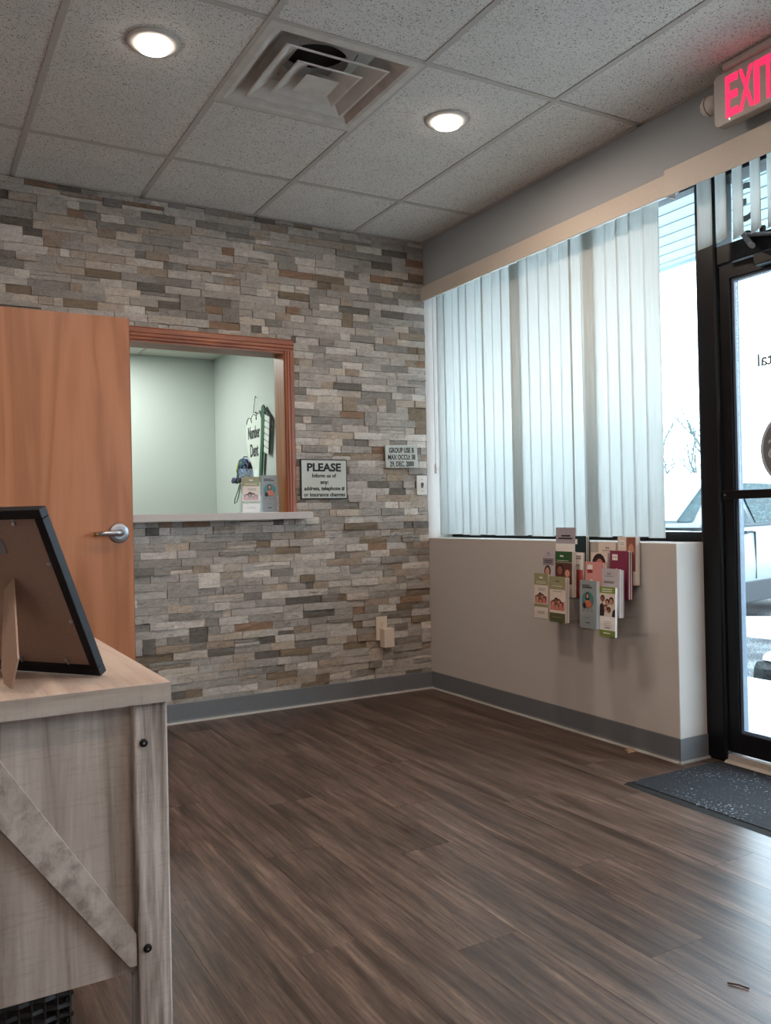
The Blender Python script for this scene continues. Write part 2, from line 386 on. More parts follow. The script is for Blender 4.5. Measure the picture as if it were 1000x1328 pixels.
for j, y in enumerate(gy[1:-1]):
    for i in range(len(gx)-1):
        mesh_obj('grid_bar', MB().box(gx[i+1]+(.0121 if i < len(gx)-2 else 0), gx[i]-(.0121 if i else 0), y-.012, y+.012, -.001, .0025), M['tbar'], ce)
mesh_obj('grid_bar', MB().box(DX0+.0121, DX1-.0121, DY1-.012, DY1+.012, -.001, .0025), M['tbar'], ce)
mesh_obj('wall_angle', MB().box(XL, 0, -.022, 0, -.001, .0025).box(-.022, 0, YB, -.022, -.001, .0025), M['tbar'], ce)

# ------------------------------------------------------------------ stone wall with the reception opening
OX0, OX1, OZ0, OZ1 = -2.2, -.928, 1.041, 1.975
QX0, QX1, QZ = -3.67, -2.755, 2.06        # doorway that the open maple door belongs to
wb = tag(empty('wall_back', (0, 0, 0)), 'accent wall of stacked split-face ledger stone in greys and browns', 'wall', kind='structure')
mesh_obj('core', MB().box(XL, QX0, .016, .13, 0, H+.35).box(QX0, QX1, .016, .13, QZ, H+.35).box(QX1, OX0, .016, .13, 0, H+.35).box(OX1, 0, .016, .13, 0, H+.35).box(OX0, OX1, .016, .13, 0, OZ0).box(OX0, OX1, .016, .13, OZ1, H+.35), M['brick_back'], wb)
mesh_obj('lining', MB().box(XL, QX0, .131, .14, 0, H).box(QX0, QX1, .131, .14, QZ, H).box(QX1, OX0, .131, .14, 0, H).box(OX1, -.4, .131, .14, 0, H).box(OX0, OX1, .131, .14, 0, OZ0).box(OX0, OX1, .131, .14, OZ1, H), M['sage'], wb)
tones = [('#d0c8c1', 26), ('#c1b9b2', 24), ('#ada69f', 20), ('#e6ded6', 18), ('#9a938c', 9), ('#7d7770', 5), ('#c8b8a8', 9), ('#b3a08e', 8), ('#94836f', 5), ('#d6cabd', 10), ('#a5866f', 2)]
tpool = [lin(h) for h, n in tones for _ in range(n)]
bricks = []     # (x0, x1, z0, z1)
RH = .0405; rows = int(H/RH)+1; occ = {r: [] for r in range(rows+2)}
rb = random.Random(21)
def free_spans(r, a, b):
    sp = [(a, b)]
    for (p, q) in occ[r]:
        sp = [s for (u, v) in sp for s in ((u, min(v, p)), (max(u, q), v)) if s[1]-s[0] > .012]
    return sp
for r in range(rows):
    z0, z1 = r*RH, min((r+1)*RH, H-.002)
    if z1 - z0 < .008: continue
    segs = free_spans(r, XL, -.001)
    for (a, b) in segs:
        x = b
        while x > a + .004:
            L = min(rb.choice([.055, .075, .09, .105, .12, .135, .155, .18, .21]) + rb.uniform(-.015, .015), x-a)
            if x - a - L < .04: L = x - a
            hi = z1
            if r < rows-2 and rb.random() < .035 and L < .17 and L > .06 and len(free_spans(r+1, x-L, x)) == 1 and free_spans(r+1, x-L, x)[0] == (x-L, x):
                hi = min(z1 + RH, H-.002); occ[r+1].append((x-L, x))
            if rb.random() < .07 and hi == z1 and L > .07: 
                zm = z0 + (z1-z0)*rb.uniform(.4, .6); bricks += [(x-L, x, z0, zm), (x-L, x, zm, z1)]
            else: bricks.append((x-L, x, z0, hi))
            x -= L
EX0, EX1, EZ0, EZ1 = OX0-.05, -.883, 1.043, 2.037       # bricks stop at the casing
def clip(b):
    x0, x1, z0, z1 = b
    if x1 <= EX0 or x0 >= EX1 or z1 <= EZ0 or z0 >= EZ1: return [b]
    out = []
    if x0 < EX0: out.append((x0, EX0, z0, z1))
    if x1 > EX1: out.append((EX1, x1, z0, z1))
    m0, m1 = max(x0, EX0), min(x1, EX1)
    if z1 > EZ1: out.append((m0, m1, EZ1, z1))
    if z0 < EZ0: out.append((m0, m1, z0, EZ0))
    return [q for q in out if q[1]-q[0] > .008 and q[3]-q[2] > .005]
bricks = [q for b in bricks for q in clip(b)]
EX0, EX1, EZ0, EZ1 = QX0-.045, QX1+.045, -.1, QZ+.045
bricks = [q for b in bricks for q in clip(b)]
dw = tag(empty('trim_1', (QX0, 0, 0)), 'reddish oak casing of the doorway left of the open maple door', 'door casing', kind='structure')
mesh_obj('head_casing', MB().box(QX0-.045, QX1+.045, -.022, .0155, QZ, QZ+.045), M['casing_h'], dw, bev=.003, world=True)
for xa in (QX0-.045, QX1): mesh_obj('side_casing', MB().box(xa, xa+.045, -.022, .0155, 0, QZ-.0005), M['casing'], dw, bev=.003, world=True)
def brick_geo(b, seed):
    x0, x1, z0, z1 = b; rr = random.Random(seed); g = .0007
    nx = 3 if x1-x0 < .1 else 5; nz = 3; d = rr.choice([.003, .005, .007, .010, .014]) + rr.uniform(0, .004)-.006
    tilt, tz = rr.uniform(-.003, .003), rr.uniform(-.002, .002)
    vs, fs = [], []
    for j in range(nz):
        for i in range(nx):
            u, v = i/(nx-1), j/(nz-1); edge = (i in (0, nx-1)) or (j in (0, nz-1))
            px = x0+g+(x1-x0-2*g)*u; pz = z0+g+(z1-z0-2*g)*v
            if edge and 0 < i < nx-1: pz += rr.uniform(-.0007, .0007)
            y = -d - tilt*(u-.5) - tz*(v-.5) + rr.uniform(-.0026, .0026) + (.0014 if edge else 0)
            vs.append((px, y, pz))
    for j in range(nz-1):
        for i in range(nx-1): fs.append((j*nx+i, j*nx+i+1, (j+1)*nx+i+1, (j+1)*nx+i))
    ring = [i for i in range(nx)] + [j*nx+nx-1 for j in range(1, nz)] + [(nz-1)*nx+i for i in range(nx-2, -1, -1)] + [j*nx for j in range(nz-2, 0, -1)]
    o = len(vs); vs += [(vs[k][0], .018, vs[k][2]) for k in ring]; n = len(ring)
    fs += [(ring[k], o+k, o+(k+1) % n, ring[(k+1) % n]) for k in range(n)]
    t = rr.choice(tpool); j = rr.uniform(.88, 1.1); return vs, fs, (t[0]*j, t[1]*j, t[2]*j, 1)
def score(b):
    x0, x1, z0, z1 = b; p = Vector(((x0+x1)/2, 0, (z0+z1)/2)); d = (p-CAM).length
    s = (x1-x0)*(z1-z0)/d**2
    if p.x < -1.84 and p.z < 2.06: s = 0              # behind the open door
    if p.x < -2.36: s = 0                             # left of the frame
    if p.z < .11: s = 0                               # behind the cove base
    if p.x < -1.6 and p.z < .19: s = 0                # behind the cabinet top
    return s
def tone_mesh(name, vs, fs, cols):
    me = bpy.data.meshes.new(name); me.from_pydata(vs, [], fs); me.materials.append(M['stone'])
    at_ = me.color_attributes.new('tone', 'FLOAT_COLOR', 'POINT')
    at_.data.foreach_set('color', [c for k in cols for c in k]); return me
order = sorted(range(len(bricks)), key=lambda k: -score(bricks[k]))
RV, RF, RC = [], [], []
for q, k in enumerate(order):
    vs, fs, c = brick_geo(bricks[k], 500+k)
    if q < 300: link(bpy.data.objects.new('brick', tone_mesh('brick', vs, fs, [c]*len(vs))), wb)
    else:
        o = len(RV); RV += vs; RF += [tuple(o+i for i in f) for f in fs]; RC += [c]*len(vs)
rest = link(bpy.data.objects.new('small_bricks', tone_mesh('small_bricks', RV, RF, RC)), wb); rest['kind'] = 'stuff'

# reception window: casing, jambs
win = tag(empty('window_1', (OX1, 0, OZ0)), 'reception opening framed in reddish stained oak casing', 'window', kind='structure')
prof = [(0, 0), (0, -.018), (.006, -.022), (.022, -.022), (.026, -.018), (.036, -.018), (.041, -.013), (.05, -.011), (.05, 0)]    # (across, out) outer edge first
def wy(y): return y-.004
mesh_obj('head_casing', MB().prism([(wy(b), OZ1+.0625-a*1.25) for a, b in prof], 'x', OX0-.05, OX1+.05), M['casing_h'], win, world=True)
for xa, sg in ((OX1+.05, -1), (OX0-.05, 1)):
    mesh_obj('side_casing', MB().prism([(xa+sg*a, wy(b)) for a, b in prof], 'z', 1.0825, OZ1), M['casing'], win, world=True)
mesh_obj('head_jamb', MB().box(OX0, OX1, -.004, .15, OZ1-.012, OZ1), M['casing_h'], win, world=True)
for xa, xb in ((OX1-.004, OX1), (OX0, OX0+.004)): mesh_obj('side_jamb', MB().box(xa, xb, -.004, .132, 1.0825, OZ1-.012), M['jamb'], win, world=True)
sh = mesh_obj('counter_shelf', MB().box(-2.2, -.812, -.098, -.02, 1.044, 1.082).box(-2.19, -.942, -.02, .5, 1.044, 1.082), M['counter'], None, bev=.003)
tag(sh, 'pale grey laminate counter ledge under the reception opening', 'counter')

# ------------------------------------------------------------------ right wall: half wall, window, head
wr = tag(empty('wall_right', (0, 0, 0)), 'painted street-side wall, knee wall below the blinds and beam above', 'wall', kind='structure')
mesh_obj('knee_wall', MB().box(0, WT, -HL, .0, 0, HW), M['paint'], wr, bev=.004)
mesh_obj('knee_wall', MB().box(0, WT, -5.6, -3.06, 0, HW), M['paint'], wr, bev=.004)
mesh_obj('upper_wall', MB().box(0, WT, YB, 0, 2.44, H+.35), M['upper_paint'], wr)
mesh_obj('side_return', MB().box(0.0, WT+.12, .0, .13, -.1, H+.35), M['paint'], wr)
mesh_obj('end_pier', MB().box(0, WT, YB, -5.6, 0, 2.44), M['upper_paint'], wr)
mesh_obj('outer_skin', MB().box(WT, WT+.12, -HL+.01, 0, -.1, HW-.001).box(WT, WT+.12, -5.6, -3.06, -.1, HW-.001).box(WT, WT+.12, YB, -5.6, -.1, 2.44).box(WT, WT+.12, YB, 0, 2.48, H+.35), M['upper_paint'], wr)
tag(mesh_obj('wall_left', MB().box(XL-.1, XL, YB, 0, 0, H+.35), M['paint']), 'plain painted wall on the far left of the room', 'wall', kind='structure')
tag(mesh_obj('wall_front', MB().box(XL, WT, YB-.1, YB, 0, H+.35), M['paint']), 'plain painted wall behind the viewer', 'wall', kind='structure')

def cove(name, a, b, side, label):
    """vinyl cove base between two floor points"""
    t = tag(empty(name, (*a, 0)), label, 'baseboard', kind='structure'); mb, toe = MB(), MB()
    if side == 'back': 
        mb.prism([(0, .004), (0, .100), (-.003, .103), (-.0055, .1), (-.0055, .018), (-.008, .010)], 'x', 0, b[0]-a[0])
        toe.prism([(0, 0), (0, .0039), (-.009, .0099), (-.015, .0015), (-.015, 0)], 'x', 0, b[0]-a[0])
    else:
        mb.prism([(0, .004), (0, .100), (-.003, .103), (-.0055, .1), (-.0055, .018), (-.008, .010)], 'y', 0, b[1]-a[1])
        toe.prism([(0, 0), (0, .0039), (-.009, .0099), (-.015, .0015), (-.015, 0)], 'y', 0, b[1]-a[1])
    mesh_obj('cove_strip', mb, M['cove'], t); mesh_obj('toe_edge', toe, M['cove_toe'], t); return t
cb_ = cove('baseboard_back', (-2.705, -.013), (-.001, -.013), 'back', 'grey vinyl cove base along the stone wall')
cr_ = cove('baseboard_right', (-.0005, -.02), (0, -HL), 'right', 'grey vinyl cove base wrapping the knee wall')
mb = MB().box(-.006, WT-.002, -HL-.0055, -HL-.0005, .010, .101); mesh_obj('cove_end', mb, M['cove'], cr_, world=True)
mesh_obj('toe_end', MB().box(-.012, WT-.002, -HL-.013, -HL-.0006, 0.0, .0098), M['cove_toe'], cr_, world=True)

# storefront window behind the blinds
w2 = tag(empty('window_2', (WT, 0, HW)), 'black framed storefront window behind the white vertical blinds', 'window', kind='structure')
FX0, FX1 = WT+.002, WT+.062
mesh_obj('sill_bar', MB().box(FX0, FX1, -1.893, -.001, HW, .953), M['black_alu'], w2, bev=.002, world=True)
mesh_obj('head_bar', MB().box(FX0, FX1, -1.893, -.001, 2.425, 2.479), M['black_alu'], w2, bev=.002, world=True)
mesh_obj('jamb_bar', MB().box(FX0, FX1, -.05, -.001, .9535, 2.4245), M['black_alu'], w2, bev=.002, world=True)
mesh_obj('glass_pane', MB().box(WT+.03, WT+.036, -1.8925, -.051, .954, 2.424), M['glass'], w2, world=True)
# unseen window past the door, added without blinds for its daylight
w3 = tag(empty('window_3', (WT, -3.06, HW)), 'black framed storefront window beyond the glass door', 'window', kind='structure')
mesh_obj('frame', MB().box(FX0, FX1, -5.6, -3.06, HW, .953).box(FX0, FX1, -5.6, -3.06, 2.425, 2.479).box(FX0, FX1, -5.6, -5.55, .9535, 2.4245), M['black_alu'], w3, world=True)
mesh_obj('glass_pane', MB().box(WT+.03, WT+.036, -5.55, -3.06, .954, 2.424), M['glass'], w3, world=True)

# ------------------------------------------------------------------ glass entrance door
dr = tag(empty('door_2', (WT+.04, -2.0, 0)), 'black aluminium glass entrance door with crossbar and transom', 'door', kind='structure')
mesh_obj('frame_post', MB().box(WT-.008, WT+.11, -2.0, -1.8945, 0, 2.479), M['black_alu'], dr, bev=.012, world=True)
mesh_obj('frame_post', MB().box(WT-.008, WT+.11, -3.06, -2.955, 0, 2.479), M['black_alu'], dr, bev=.012, world=True)
mesh_obj('transom_bar', MB().box(WT+.0, WT+.11, -2.9545, -2.0005, 2.058, 2.135), M['black_alu'], dr, bev=.003, world=True)
mesh_obj('head_bar', MB().box(WT+.0, WT+.11, -2.9545, -2.0005, 2.415, 2.479), M['black_alu'], dr, bev=.003, world=True)
mesh_obj('transom_pane', MB().box(WT+.03, WT+.036, -2.9544, -2.0006, 2.1355, 2.4145), M['glass'], dr, world=True)
leaf = mesh_obj('door_leaf', MB().box(WT+.01, WT+.055, -2.052, -2.004, .045, 2.052).box(WT+.01, WT+.055, -2.95, -2.902, .045, 2.052).box(WT+.01, WT+.055, -2.902, -2.052, .045, .128).box(WT+.01, WT+.055, -2.902, -2.052, 1.995, 2.052), M['black_alu'], dr, world=True)
mesh_obj('glazing_bead', MB().box(WT+.022, WT+.05, -2.066, -2.0525, .129, 1.9945).box(WT+.022, WT+.05, -2.9015, -2.888, .129, 1.9945).box(WT+.022, WT+.05, -2.888, -2.066, .129, .141).box(WT+.022, WT+.05, -2.888, -2.066, 1.982, 1.9945), M['bead'], leaf, world=True)
mesh_obj('glass_pane', MB().box(WT+.032, WT+.038, -2.8878, -2.0662, .1412, 1.9818), M['glass'], leaf, world=True)
pb = mesh_obj('push_bar', MB().box(WT-.02, WT-.002, -2.93, -2.02, 1.088, 1.124).box(WT-.002, WT+.0098, -2.045, -2.02, 1.09, 1.122).box(WT-.002, WT+.0098, -2.93, -2.905, 1.09, 1.122), M['black_alu'], dr, bev=.003, world=True)
mesh_obj('push_bar_screw', MB().lathe([(.004, WT-.0225), (.004, WT-.0201)], (0, -2.033, 1.106), 'x', 10), M['satin'], pb, world=True)
mesh_obj('threshold', MB().prism([(WT-.03, 0), (WT-.012, .014), (WT+.0, .014), (WT+.004, .034), (WT+.1, .036), (WT+.12, 0)], 'y', -2.9545, -2.0005), M['threshold'], dr, world=True)
cl = mesh_obj('door_closer', MB().box(WT-.035, WT+.009, -2.42, -2.20, 2.0, 2.045), M['black_alu'], dr, bev=.004, world=True)
mesh_obj('closer_arm', MB().tube([(WT-.012, -2.14, 2.148), (WT-.05, -2.2, 2.085), (WT-.09, -2.24, 2.06)], .011, 6).tube([(WT-.012, -2.15, 2.14), (WT-.02, -2.45, 2.062)], .009, 6), M['decal_grey'], cl, world=True)
mesh_obj('closer_bracket', MB().lathe([(.016, 2.136), (.016, 2.158), (.01, 2.163)], (WT-.004+.02, -2.14, 0), 'z', 12).lathe([(.013, 2.136), (.013, 2.158), (.008, 2.163)], (WT+.016, -2.21, 0), 'z', 12), M['black_alu'], cl, world=True)
# lettering and seal on the glass, readable from the street
GXo = WT+.0386
mesh_obj('lettering', text_mb('Dental', .072, 'RIGHT', .0003, .0014).xf(frame_mat(*FACE_EAST, (GXo, -2.152, 1.617))), M['lettering_grey'], leaf, world=True)
seal = mesh_obj('round_decal', MB().lathe([(.145, GXo), (.145, GXo+.0005)], (0, -2.316, 1.28), 'x', 40), M['decal_grey'], leaf, world=True)
def ring_mb(r0, r1, x0, x1, cy, cz, n=40):
    vs, fs = [], []
    for x, r in ((x0, r0), (x0, r1), (x1, r1), (x1, r0)):
        vs += [(x, cy+r*math.cos(2*math.pi*k/n), cz+r*math.sin(2*math.pi*k/n)) for k in range(n)]
    for a in range(4):
        b = (a+1) % 4; fs += [(a*n+k, a*n+(k+1) % n, b*n+(k+1) % n, b*n+k) for k in range(n)]
    return MB().add(vs, fs)
mesh_obj('decal_rim', ring_mb(.1452, .157, GXo, GXo+.0005, -2.316, 1.28), M['decal_pale'], leaf, world=True)
mesh_obj('decal_letter', text_mb('S', .11, 'CENTER', .0004).xf(frame_mat(*FACE_EAST, (GXo-.0009, -2.215, 1.245))), M['decal_pale'], leaf, world=True)
mesh_obj('street_number', text_mb('3', .22, 'CENTER', .0004, .002).xf(frame_mat(*FACE_EAST, (WT+.0366, -2.105, 2.215))), M['lettering_grey'], dr, world=True)

# ------------------------------------------------------------------ maple door standing open against the stone wall
d1 = tag(empty('door_1', (-2.72, -.175, 0)), 'maple veneer door standing open in front of the stone wall', 'door', kind='structure')
mesh_obj('door_slab', MB().box(0, .908, 0, .044, .012, 2.037), M['door_wood'], d1, bev=.0015)
mesh_obj('edge_strip', MB().box(.9085, .911, .001, .043, .012, 2.037), M['casing'], d1)
lv = mesh_obj('lever_rose', MB().lathe([(.030, -.016), (.044, -.011), (.050, 0)], (.842, -.0005, .995), 'y', 32), M['satin'], d1, smooth=False)
mesh_obj('lever_handle', MB().tube([(.842, -.012, .995), (.842, -.045, .995), (.836, -.052, .995), (.82, -.055, .995), (.765, -.054, .993), (.738, -.050, .992)], [.018, .016, .016, .015, .0125, .011], 12), M['satin'], d1, smooth=True)
mesh_obj('lever_tip', MB().tube([(.7375, -.050, .992), (.716, -.046, .991)], [.011, .0105], 12), M['bronze'], d1, smooth=True)
mesh_obj('hinge', MB().lathe([(.008, -.05), (.008, .05)], (-.004, .03, .25), 'z', 10).lathe([(.008, -.05), (.008, .05)], (-.004, .03, 1.8), 'z', 10), M['satin'], d1)
mesh_obj('hinge_leaf', MB().box(-.006, -.0005, .03, .152, .2, .3).box(-.006, -.0005, .03, .152, 1.75, 1.85), M['satin'], d1)

# ------------------------------------------------------------------ vertical blinds
def vane_mb(zt, zb, wd=.0825, sag=.003, n=6):
    mb = MB(); vs, fs = [], []; t = .0008
    for s in (0, 1):
        for z in (zb, zt):
            for k in range(n+1):
                u = k/n; y = (u-.5)*wd; x = sag*(1-(2*u-1)**2) + t*s; vs.append((x, y, z))
    m = n+1
    for k in range(n):
        fs += [(k, k+1, m+k+1, m+k), (2*m+k, 3*m+k, 3*m+k+1, 2*m+k+1), (k, 2*m+k, 2*m+k+1, k+1), (m+k, m+k+1, 3*m+k+1, 3*m+k)]
    fs += [(0, m, 3*m, 2*m), (n, 2*m+n, 3*m+n, m+n)]
    return mb.add(vs, fs)
vb = tag(empty('vertical_blind', (.065, -.9, HW)), 'long white vertical blind drawn across the storefront window', 'blind')
mesh_obj('valance', MB().box(-.034, -.028, -1.935, -.016, 2.340, 2.428).box(-.028, -.0005, -1.935, -.016, 2.422, 2.428).box(-.028, -.0005, -.022, -.016, 2.341, 2.4215), M['valance'], vb, bev=.0015, world=True)
mesh_obj('head_rail', MB().box(.045, .085, -1.888, -.012, 2.385, 2.4395), M['white_plastic'], vb, world=True)
vr = random.Random(5); vm = vane_mb(2.38, .932)
me_v = None; ys = [-.082 - k*.0792 for k in range(22)]
extra = {9: 0, 16: 0}
for k, y in enumerate(ys):
    o = mesh_obj('vane', vane_mb(2.38, .928 + vr.uniform(0, .006)), M['vane'], vb, smooth=True)
    o.location = (vr.uniform(-.004, .004), y+.9, -HW); o.rotation_euler = (vr.uniform(-.0025, .0025), 0, math.radians(vr.uniform(2, 11)))
    if k in extra:
        o2 = mesh_obj('vane', vane_mb(2.38, .93), M['vane'], vb, smooth=True); o2.location = (.014, y+.9-.006, -HW); o2.rotation_euler = (0, 0, math.radians(12))
mesh_obj('control_wand', MB().tube([(.035, -.045, 2.40), (.033, -.046, 1.36)], .0022, 6), M['white_plastic'], vb, world=True)
mesh_obj('wand_weight', MB().lathe([(.004, 1.30), (.008, 1.305), (.008, 1.35), (.003, 1.36)], (.033, -.046, 0), 'z', 10), M['white_plastic'], vb, world=True)
v2 = tag(empty('vertical_blind', (.05, -2.5, 2.11)), 'short vertical blind with turned vanes hanging above the entrance door', 'blind')
mesh_obj('valance', MB().box(-.058, -.051, -3.15, -1.938, 2.326, 2.434).box(-.051, -.0005, -3.15, -1.938, 2.428, 2.434).box(-.051, -.0005, -1.945, -1.938, 2.326, 2.4275), M['valance'], v2, bev=.0015, world=True)
mesh_obj('head_rail', MB().box(.045, .085, -3.05, -1.945, 2.395, 2.4395), M['white_plastic'], v2, world=True)
for k in range(14):
    o = mesh_obj('vane', vane_mb(2.395, 2.105+vr.uniform(0, .01)), M['vane'], v2, smooth=True)
    o.location = (.01, -2.035-.079*k+2.5, -2.11); o.rotation_euler = (0, 0, math.radians(vr.uniform(-28, -18) if k else -8))

# ------------------------------------------------------------------ ceiling cans
def can(x, y, label):
    t = tag(empty('ceiling_light', (x, y, H)), label, 'ceiling light', 'round ceiling lights')
    r0, r1, n = .071, .092, 40
    vs, fs = [], []
    pr = [(.0575, .0028), (.0575, -.004), (.066, -.008), (.088, -.005), (.092, -.0012), (.092, .0028)]
    for r, z in pr: vs += [(r*math.cos(2*math.pi*k/n), r*math.sin(2*math.pi*k/n), z) for k in range(n)]
    for a in range(len(pr)): 
        b = (a+1) % len(pr); fs += [(a*n+k, a*n+(k+1) % n, b*n+(k+1) % n, b*n+k) for k in range(n)]
    mesh_obj('trim_ring', MB().add(vs, fs), M['fixture'], t, smooth=True)
    mesh_obj('lens', MB().lathe([(.056, .004), (.056, -.016), (.053, -.022), (.040, -.028), (.018, -.030)], (0, 0, 0), 'z', 40), M['lens'], t, smooth=True)
    mesh_obj('housing', MB().lathe([(.068, .005), (.068, .11), (.03, .115)], (0, 0, 0), 'z', 24), M['duct'], t)
    ld = bpy.data.lights.new('can_lamp', 'AREA'); ld.shape = 'DISK'; ld.size = .10; ld.energy = CAN_W; ld.color = (1, .81, .66)
    lo = bpy.data.objects.new('can_lamp', ld); lo.location = (0, 0, -.0315); link(lo, t)
M['lens'] = emissive('glowing_white_lens', '#fff2e2', 9.0)
can_labels = ['round glowing ceiling light left of the square air diffuser', 'round glowing ceiling light right of the square air diffuser'] + [
    'round glowing ceiling light just ahead of the viewer overhead', 'round glowing ceiling light over the floor inside the entrance door', 'round glowing ceiling light left of the picture above the side table',
    'round glowing ceiling light in the far left corner behind the viewer', 'round glowing ceiling light nearest the wall behind the viewer']
for (x, y), lb in zip(can_pos, can_labels): can(x, y, lb)

# ------------------------------------------------------------------ square air diffuser
df = tag(empty('air_diffuser', ((DX0+DX1)/2, (DY0+DY1)/2, H)), 'square white louvred air diffuser set in the ceiling grid', 'air diffuser')
def sq_ring(prof_):    # (half size, z) loop swept around a square
    vs, fs = [], []; m = len(prof_)
    for s, z in prof_: vs += [(-s, -s, z), (s, -s, z), (s, s, z), (-s, s, z)]
    for a in range(m):
        b = (a+1) % m; fs += [(a*4+k, a*4+(k+1) % 4, b*4+(k+1) % 4, b*4+k) for k in range(4)]
    return MB().add(vs, fs)
hs = G/2
mesh_obj('face_frame', sq_ring([(hs-.002, .003), (hs-.002, -.002), (hs-.03, -.004), (hs-.045, .0), (hs-.12, .075), (hs-.12, .078), (hs-.03, .006)]), M['diffuser'], df)
n = 40; vs, fs = [], []
for k in range(n):
    a = 2*math.pi*k/n; c, s = math.cos(a), math.sin(a); q = (hs-.12)/max(abs(c), abs(s)); vs += [(c*.125, s*.125, .0765), (c*q, s*q, .0765), (c*.125, s*.125, .12)]
for k in range(n):
    k2 = (k+1) % n; fs += [(3*k, 3*k2, 3*k2+1, 3*k+1), (3*k, 3*k+2, 3*k2+2, 3*k2)]
mesh_obj('back_pan', MB().add(vs, fs), M['diffuser'], df)
mesh_obj('duct_throat', MB().lathe([(.126, .121), (.126, .25)], (0, 0, 0), 'z', 40), M['duct'], df)
for s, zb, zt in ((.207, -.006, .040), (.132, -.010, .034)):
    mesh_obj('louvre', sq_ring([(s, zb), (s-.003, zb-.004), (s-.012, zb-.002), (s-.082, zt), (s-.080, zt+.003), (s-.008, zb+.004)]), M['diffuser'], df)
mesh_obj('centre_cap', MB().add([(-.068, -.068, -.0165), (.068, -.068, -.0165), (.068, .068, -.0165), (-.068, .068, -.0165), (-.012, -.012, .032), (.012, -.012, .032), (.012, .012, .032), (-.012, .012, .032)], [(0, 1, 2, 3), (4, 5, 6, 7), (0, 1, 5, 4), (1, 2, 6, 5), (2, 3, 7, 6), (3, 0, 4, 7)]), M['diffuser'], df)
for sx, sy in ((1, 1), (-1, 1), (1, -1), (-1, -1)):
    mesh_obj('louvre_clip', MB().tube([(sx*.105, sy*.105, .05), (sx*.12, sy*.12, .076)], .0022, 6), M['satin'], df)

# ------------------------------------------------------------------ exit sign
ex = tag(empty('exit_sign', (-.08, -2.38, H)), 'white exit sign with glowing red letters under the ceiling', 'exit sign')
def rrect(u0, u1, v0, v1, r, n=5):
    pts = []
    for cu_, cv, a0 in ((u1-r, v1-r, 0), (u0+r, v1-r, 90), (u0+r, v0+r, 180), (u1-r, v0+r, 270)):
        pts += [(cu_+r*math.cos(math.radians(a0+90*k/n)), cv+r*math.sin(math.radians(a0+90*k/n))) for k in range(n+1)]
    return pts
ey0, ey1, ez0, ez1 = -2.545, -2.222, 2.480, 2.672
mesh_obj('housing', MB().prism(rrect(ey0, ey1, ez0, ez1, .022), 'x', -.1, -.055), M['fixture'], ex, bev=.003, world=True)
mesh_obj('canopy', MB().box(-.115, -.04, -2.50, -2.27, 2.6725, H-.0015), M['fixture'], ex, bev=.008, world=True)
M['exit_red'] = emissive('glowing_red_letters', '#ff2c5c', .85)
for ch, yy in (('E', -2.276), ('X', -2.333), ('I', -2.397), ('T', -2.424)):
    tm = text_mb(ch, .2, 'LEFT', .0012, .004)
    w0 = min(p[0] for p in tm.v); hh = max(p[1] for p in tm.v)
    wid = max(p[0] for p in tm.v)-w0; tw = {'E': .054, 'X': .061, 'I': .022, 'T': .06}[ch]
    tm.v = [((p[0]-w0)*tw/wid, p[1]*.148/hh, p[2]) for p in tm.v]
    mesh_obj('letter', tm.xf(frame_mat(*FACE_WEST, (-.1014, yy, 2.502))), M['exit_red'], ex, world=True)
lh = mesh_obj('lamp_head', MB().lathe([(.02, -2.2205), (.032, -2.212), (.036, -2.195), (.036, -2.172), (.026, -2.158), (.010, -2.152)], (-.075, 0, 2.588), 'y', 24), M['fixture'], ex, smooth=True, world=True)
mesh_obj('lamp_seam', MB().lathe([(.0366, -2.186), (.0366, -2.183)], (-.075, 0, 2.588), 'y', 24), M['duct'], lh, world=False).location = (0, 0, 0)
lh.children[0].data.transform(Matrix.Translation(-ex.location))
mesh_obj('test_button', MB().lathe([(.003, -.1025), (.003, -.1001)], (0, -2.29, 2.491), 'x', 8), emissive('indicator', '#ffffff', .8), ex, world=True)

# ------------------------------------------------------------------ signs and plates on the stone
def wall_sign(name, x0, x1, z0, z1, lines, label, border, tilt=0.0):
    t = tag(empty(name, ((x0+x1)/2, -.022, (z0+z1)/2)), label, 'sign'); t.rotation_euler = (0, tilt, 0); hw, hh = (x1-x0)/2, (z1-z0)/2
    if border:
        mesh_obj('border', MB().box(-hw, hw, 0, .008, -hh, hh), M['black'], t, bev=.001); b = .006
        mesh_obj('plate', MB().box(-hw+b, hw-b, -.0012, -.0001, -hh+b, hh-b), M['sign_grey'], t); y = -.0024
    else: mesh_obj('plate', MB().box(-hw, hw, 0, .008, -hh, hh), M['sign_grey'], t, bev=.001); y = -.0012
    for body, size, z, bold, wid in lines:
        tm = text_mb(body, size, 'CENTER', .0006, bold); a, b_ = min(p[0] for p in tm.v), max(p[0] for p in tm.v)
        if wid: tm.v = [((p[0]-(a+b_)/2)*wid/(b_-a), p[1], p[2]) for p in tm.v]
        mesh_obj('lettering', tm.xf(frame_mat(*FACE_ROOM, (0, y, z))), M['black'], t)
wall_sign('wall_sign', -.850, -.560, 1.152, 1.377, [('PLEASE', .062, .046, .0022, .212), ('Inform us of', .031, .010, .0006, .150), ('any:', .031, -.026, .0006, .05), ('address, telephone #', .031, -.062, .0006, .252), ('or insurance changes', .031, -.097, .0006, .258)],
          'grey sign with black border and heading PLEASE beside the reception opening', True)
wall_sign('wall_sign', -.302, -.082, 1.335, 1.470, [('GROUP USE B', .042, .022, .0008, .172), ('MAX OCCU: 38', .042, -.019, .0008, .188), ('29, DEC. 2000', .042, -.059, .0008, .166)],
          'small borderless grey occupancy sign reading GROUP USE B', False, -.02)
sw = tag(empty('light_switch', (-.053, -.017, 1.23)), 'white light switch plate below the occupancy sign', 'light switch')
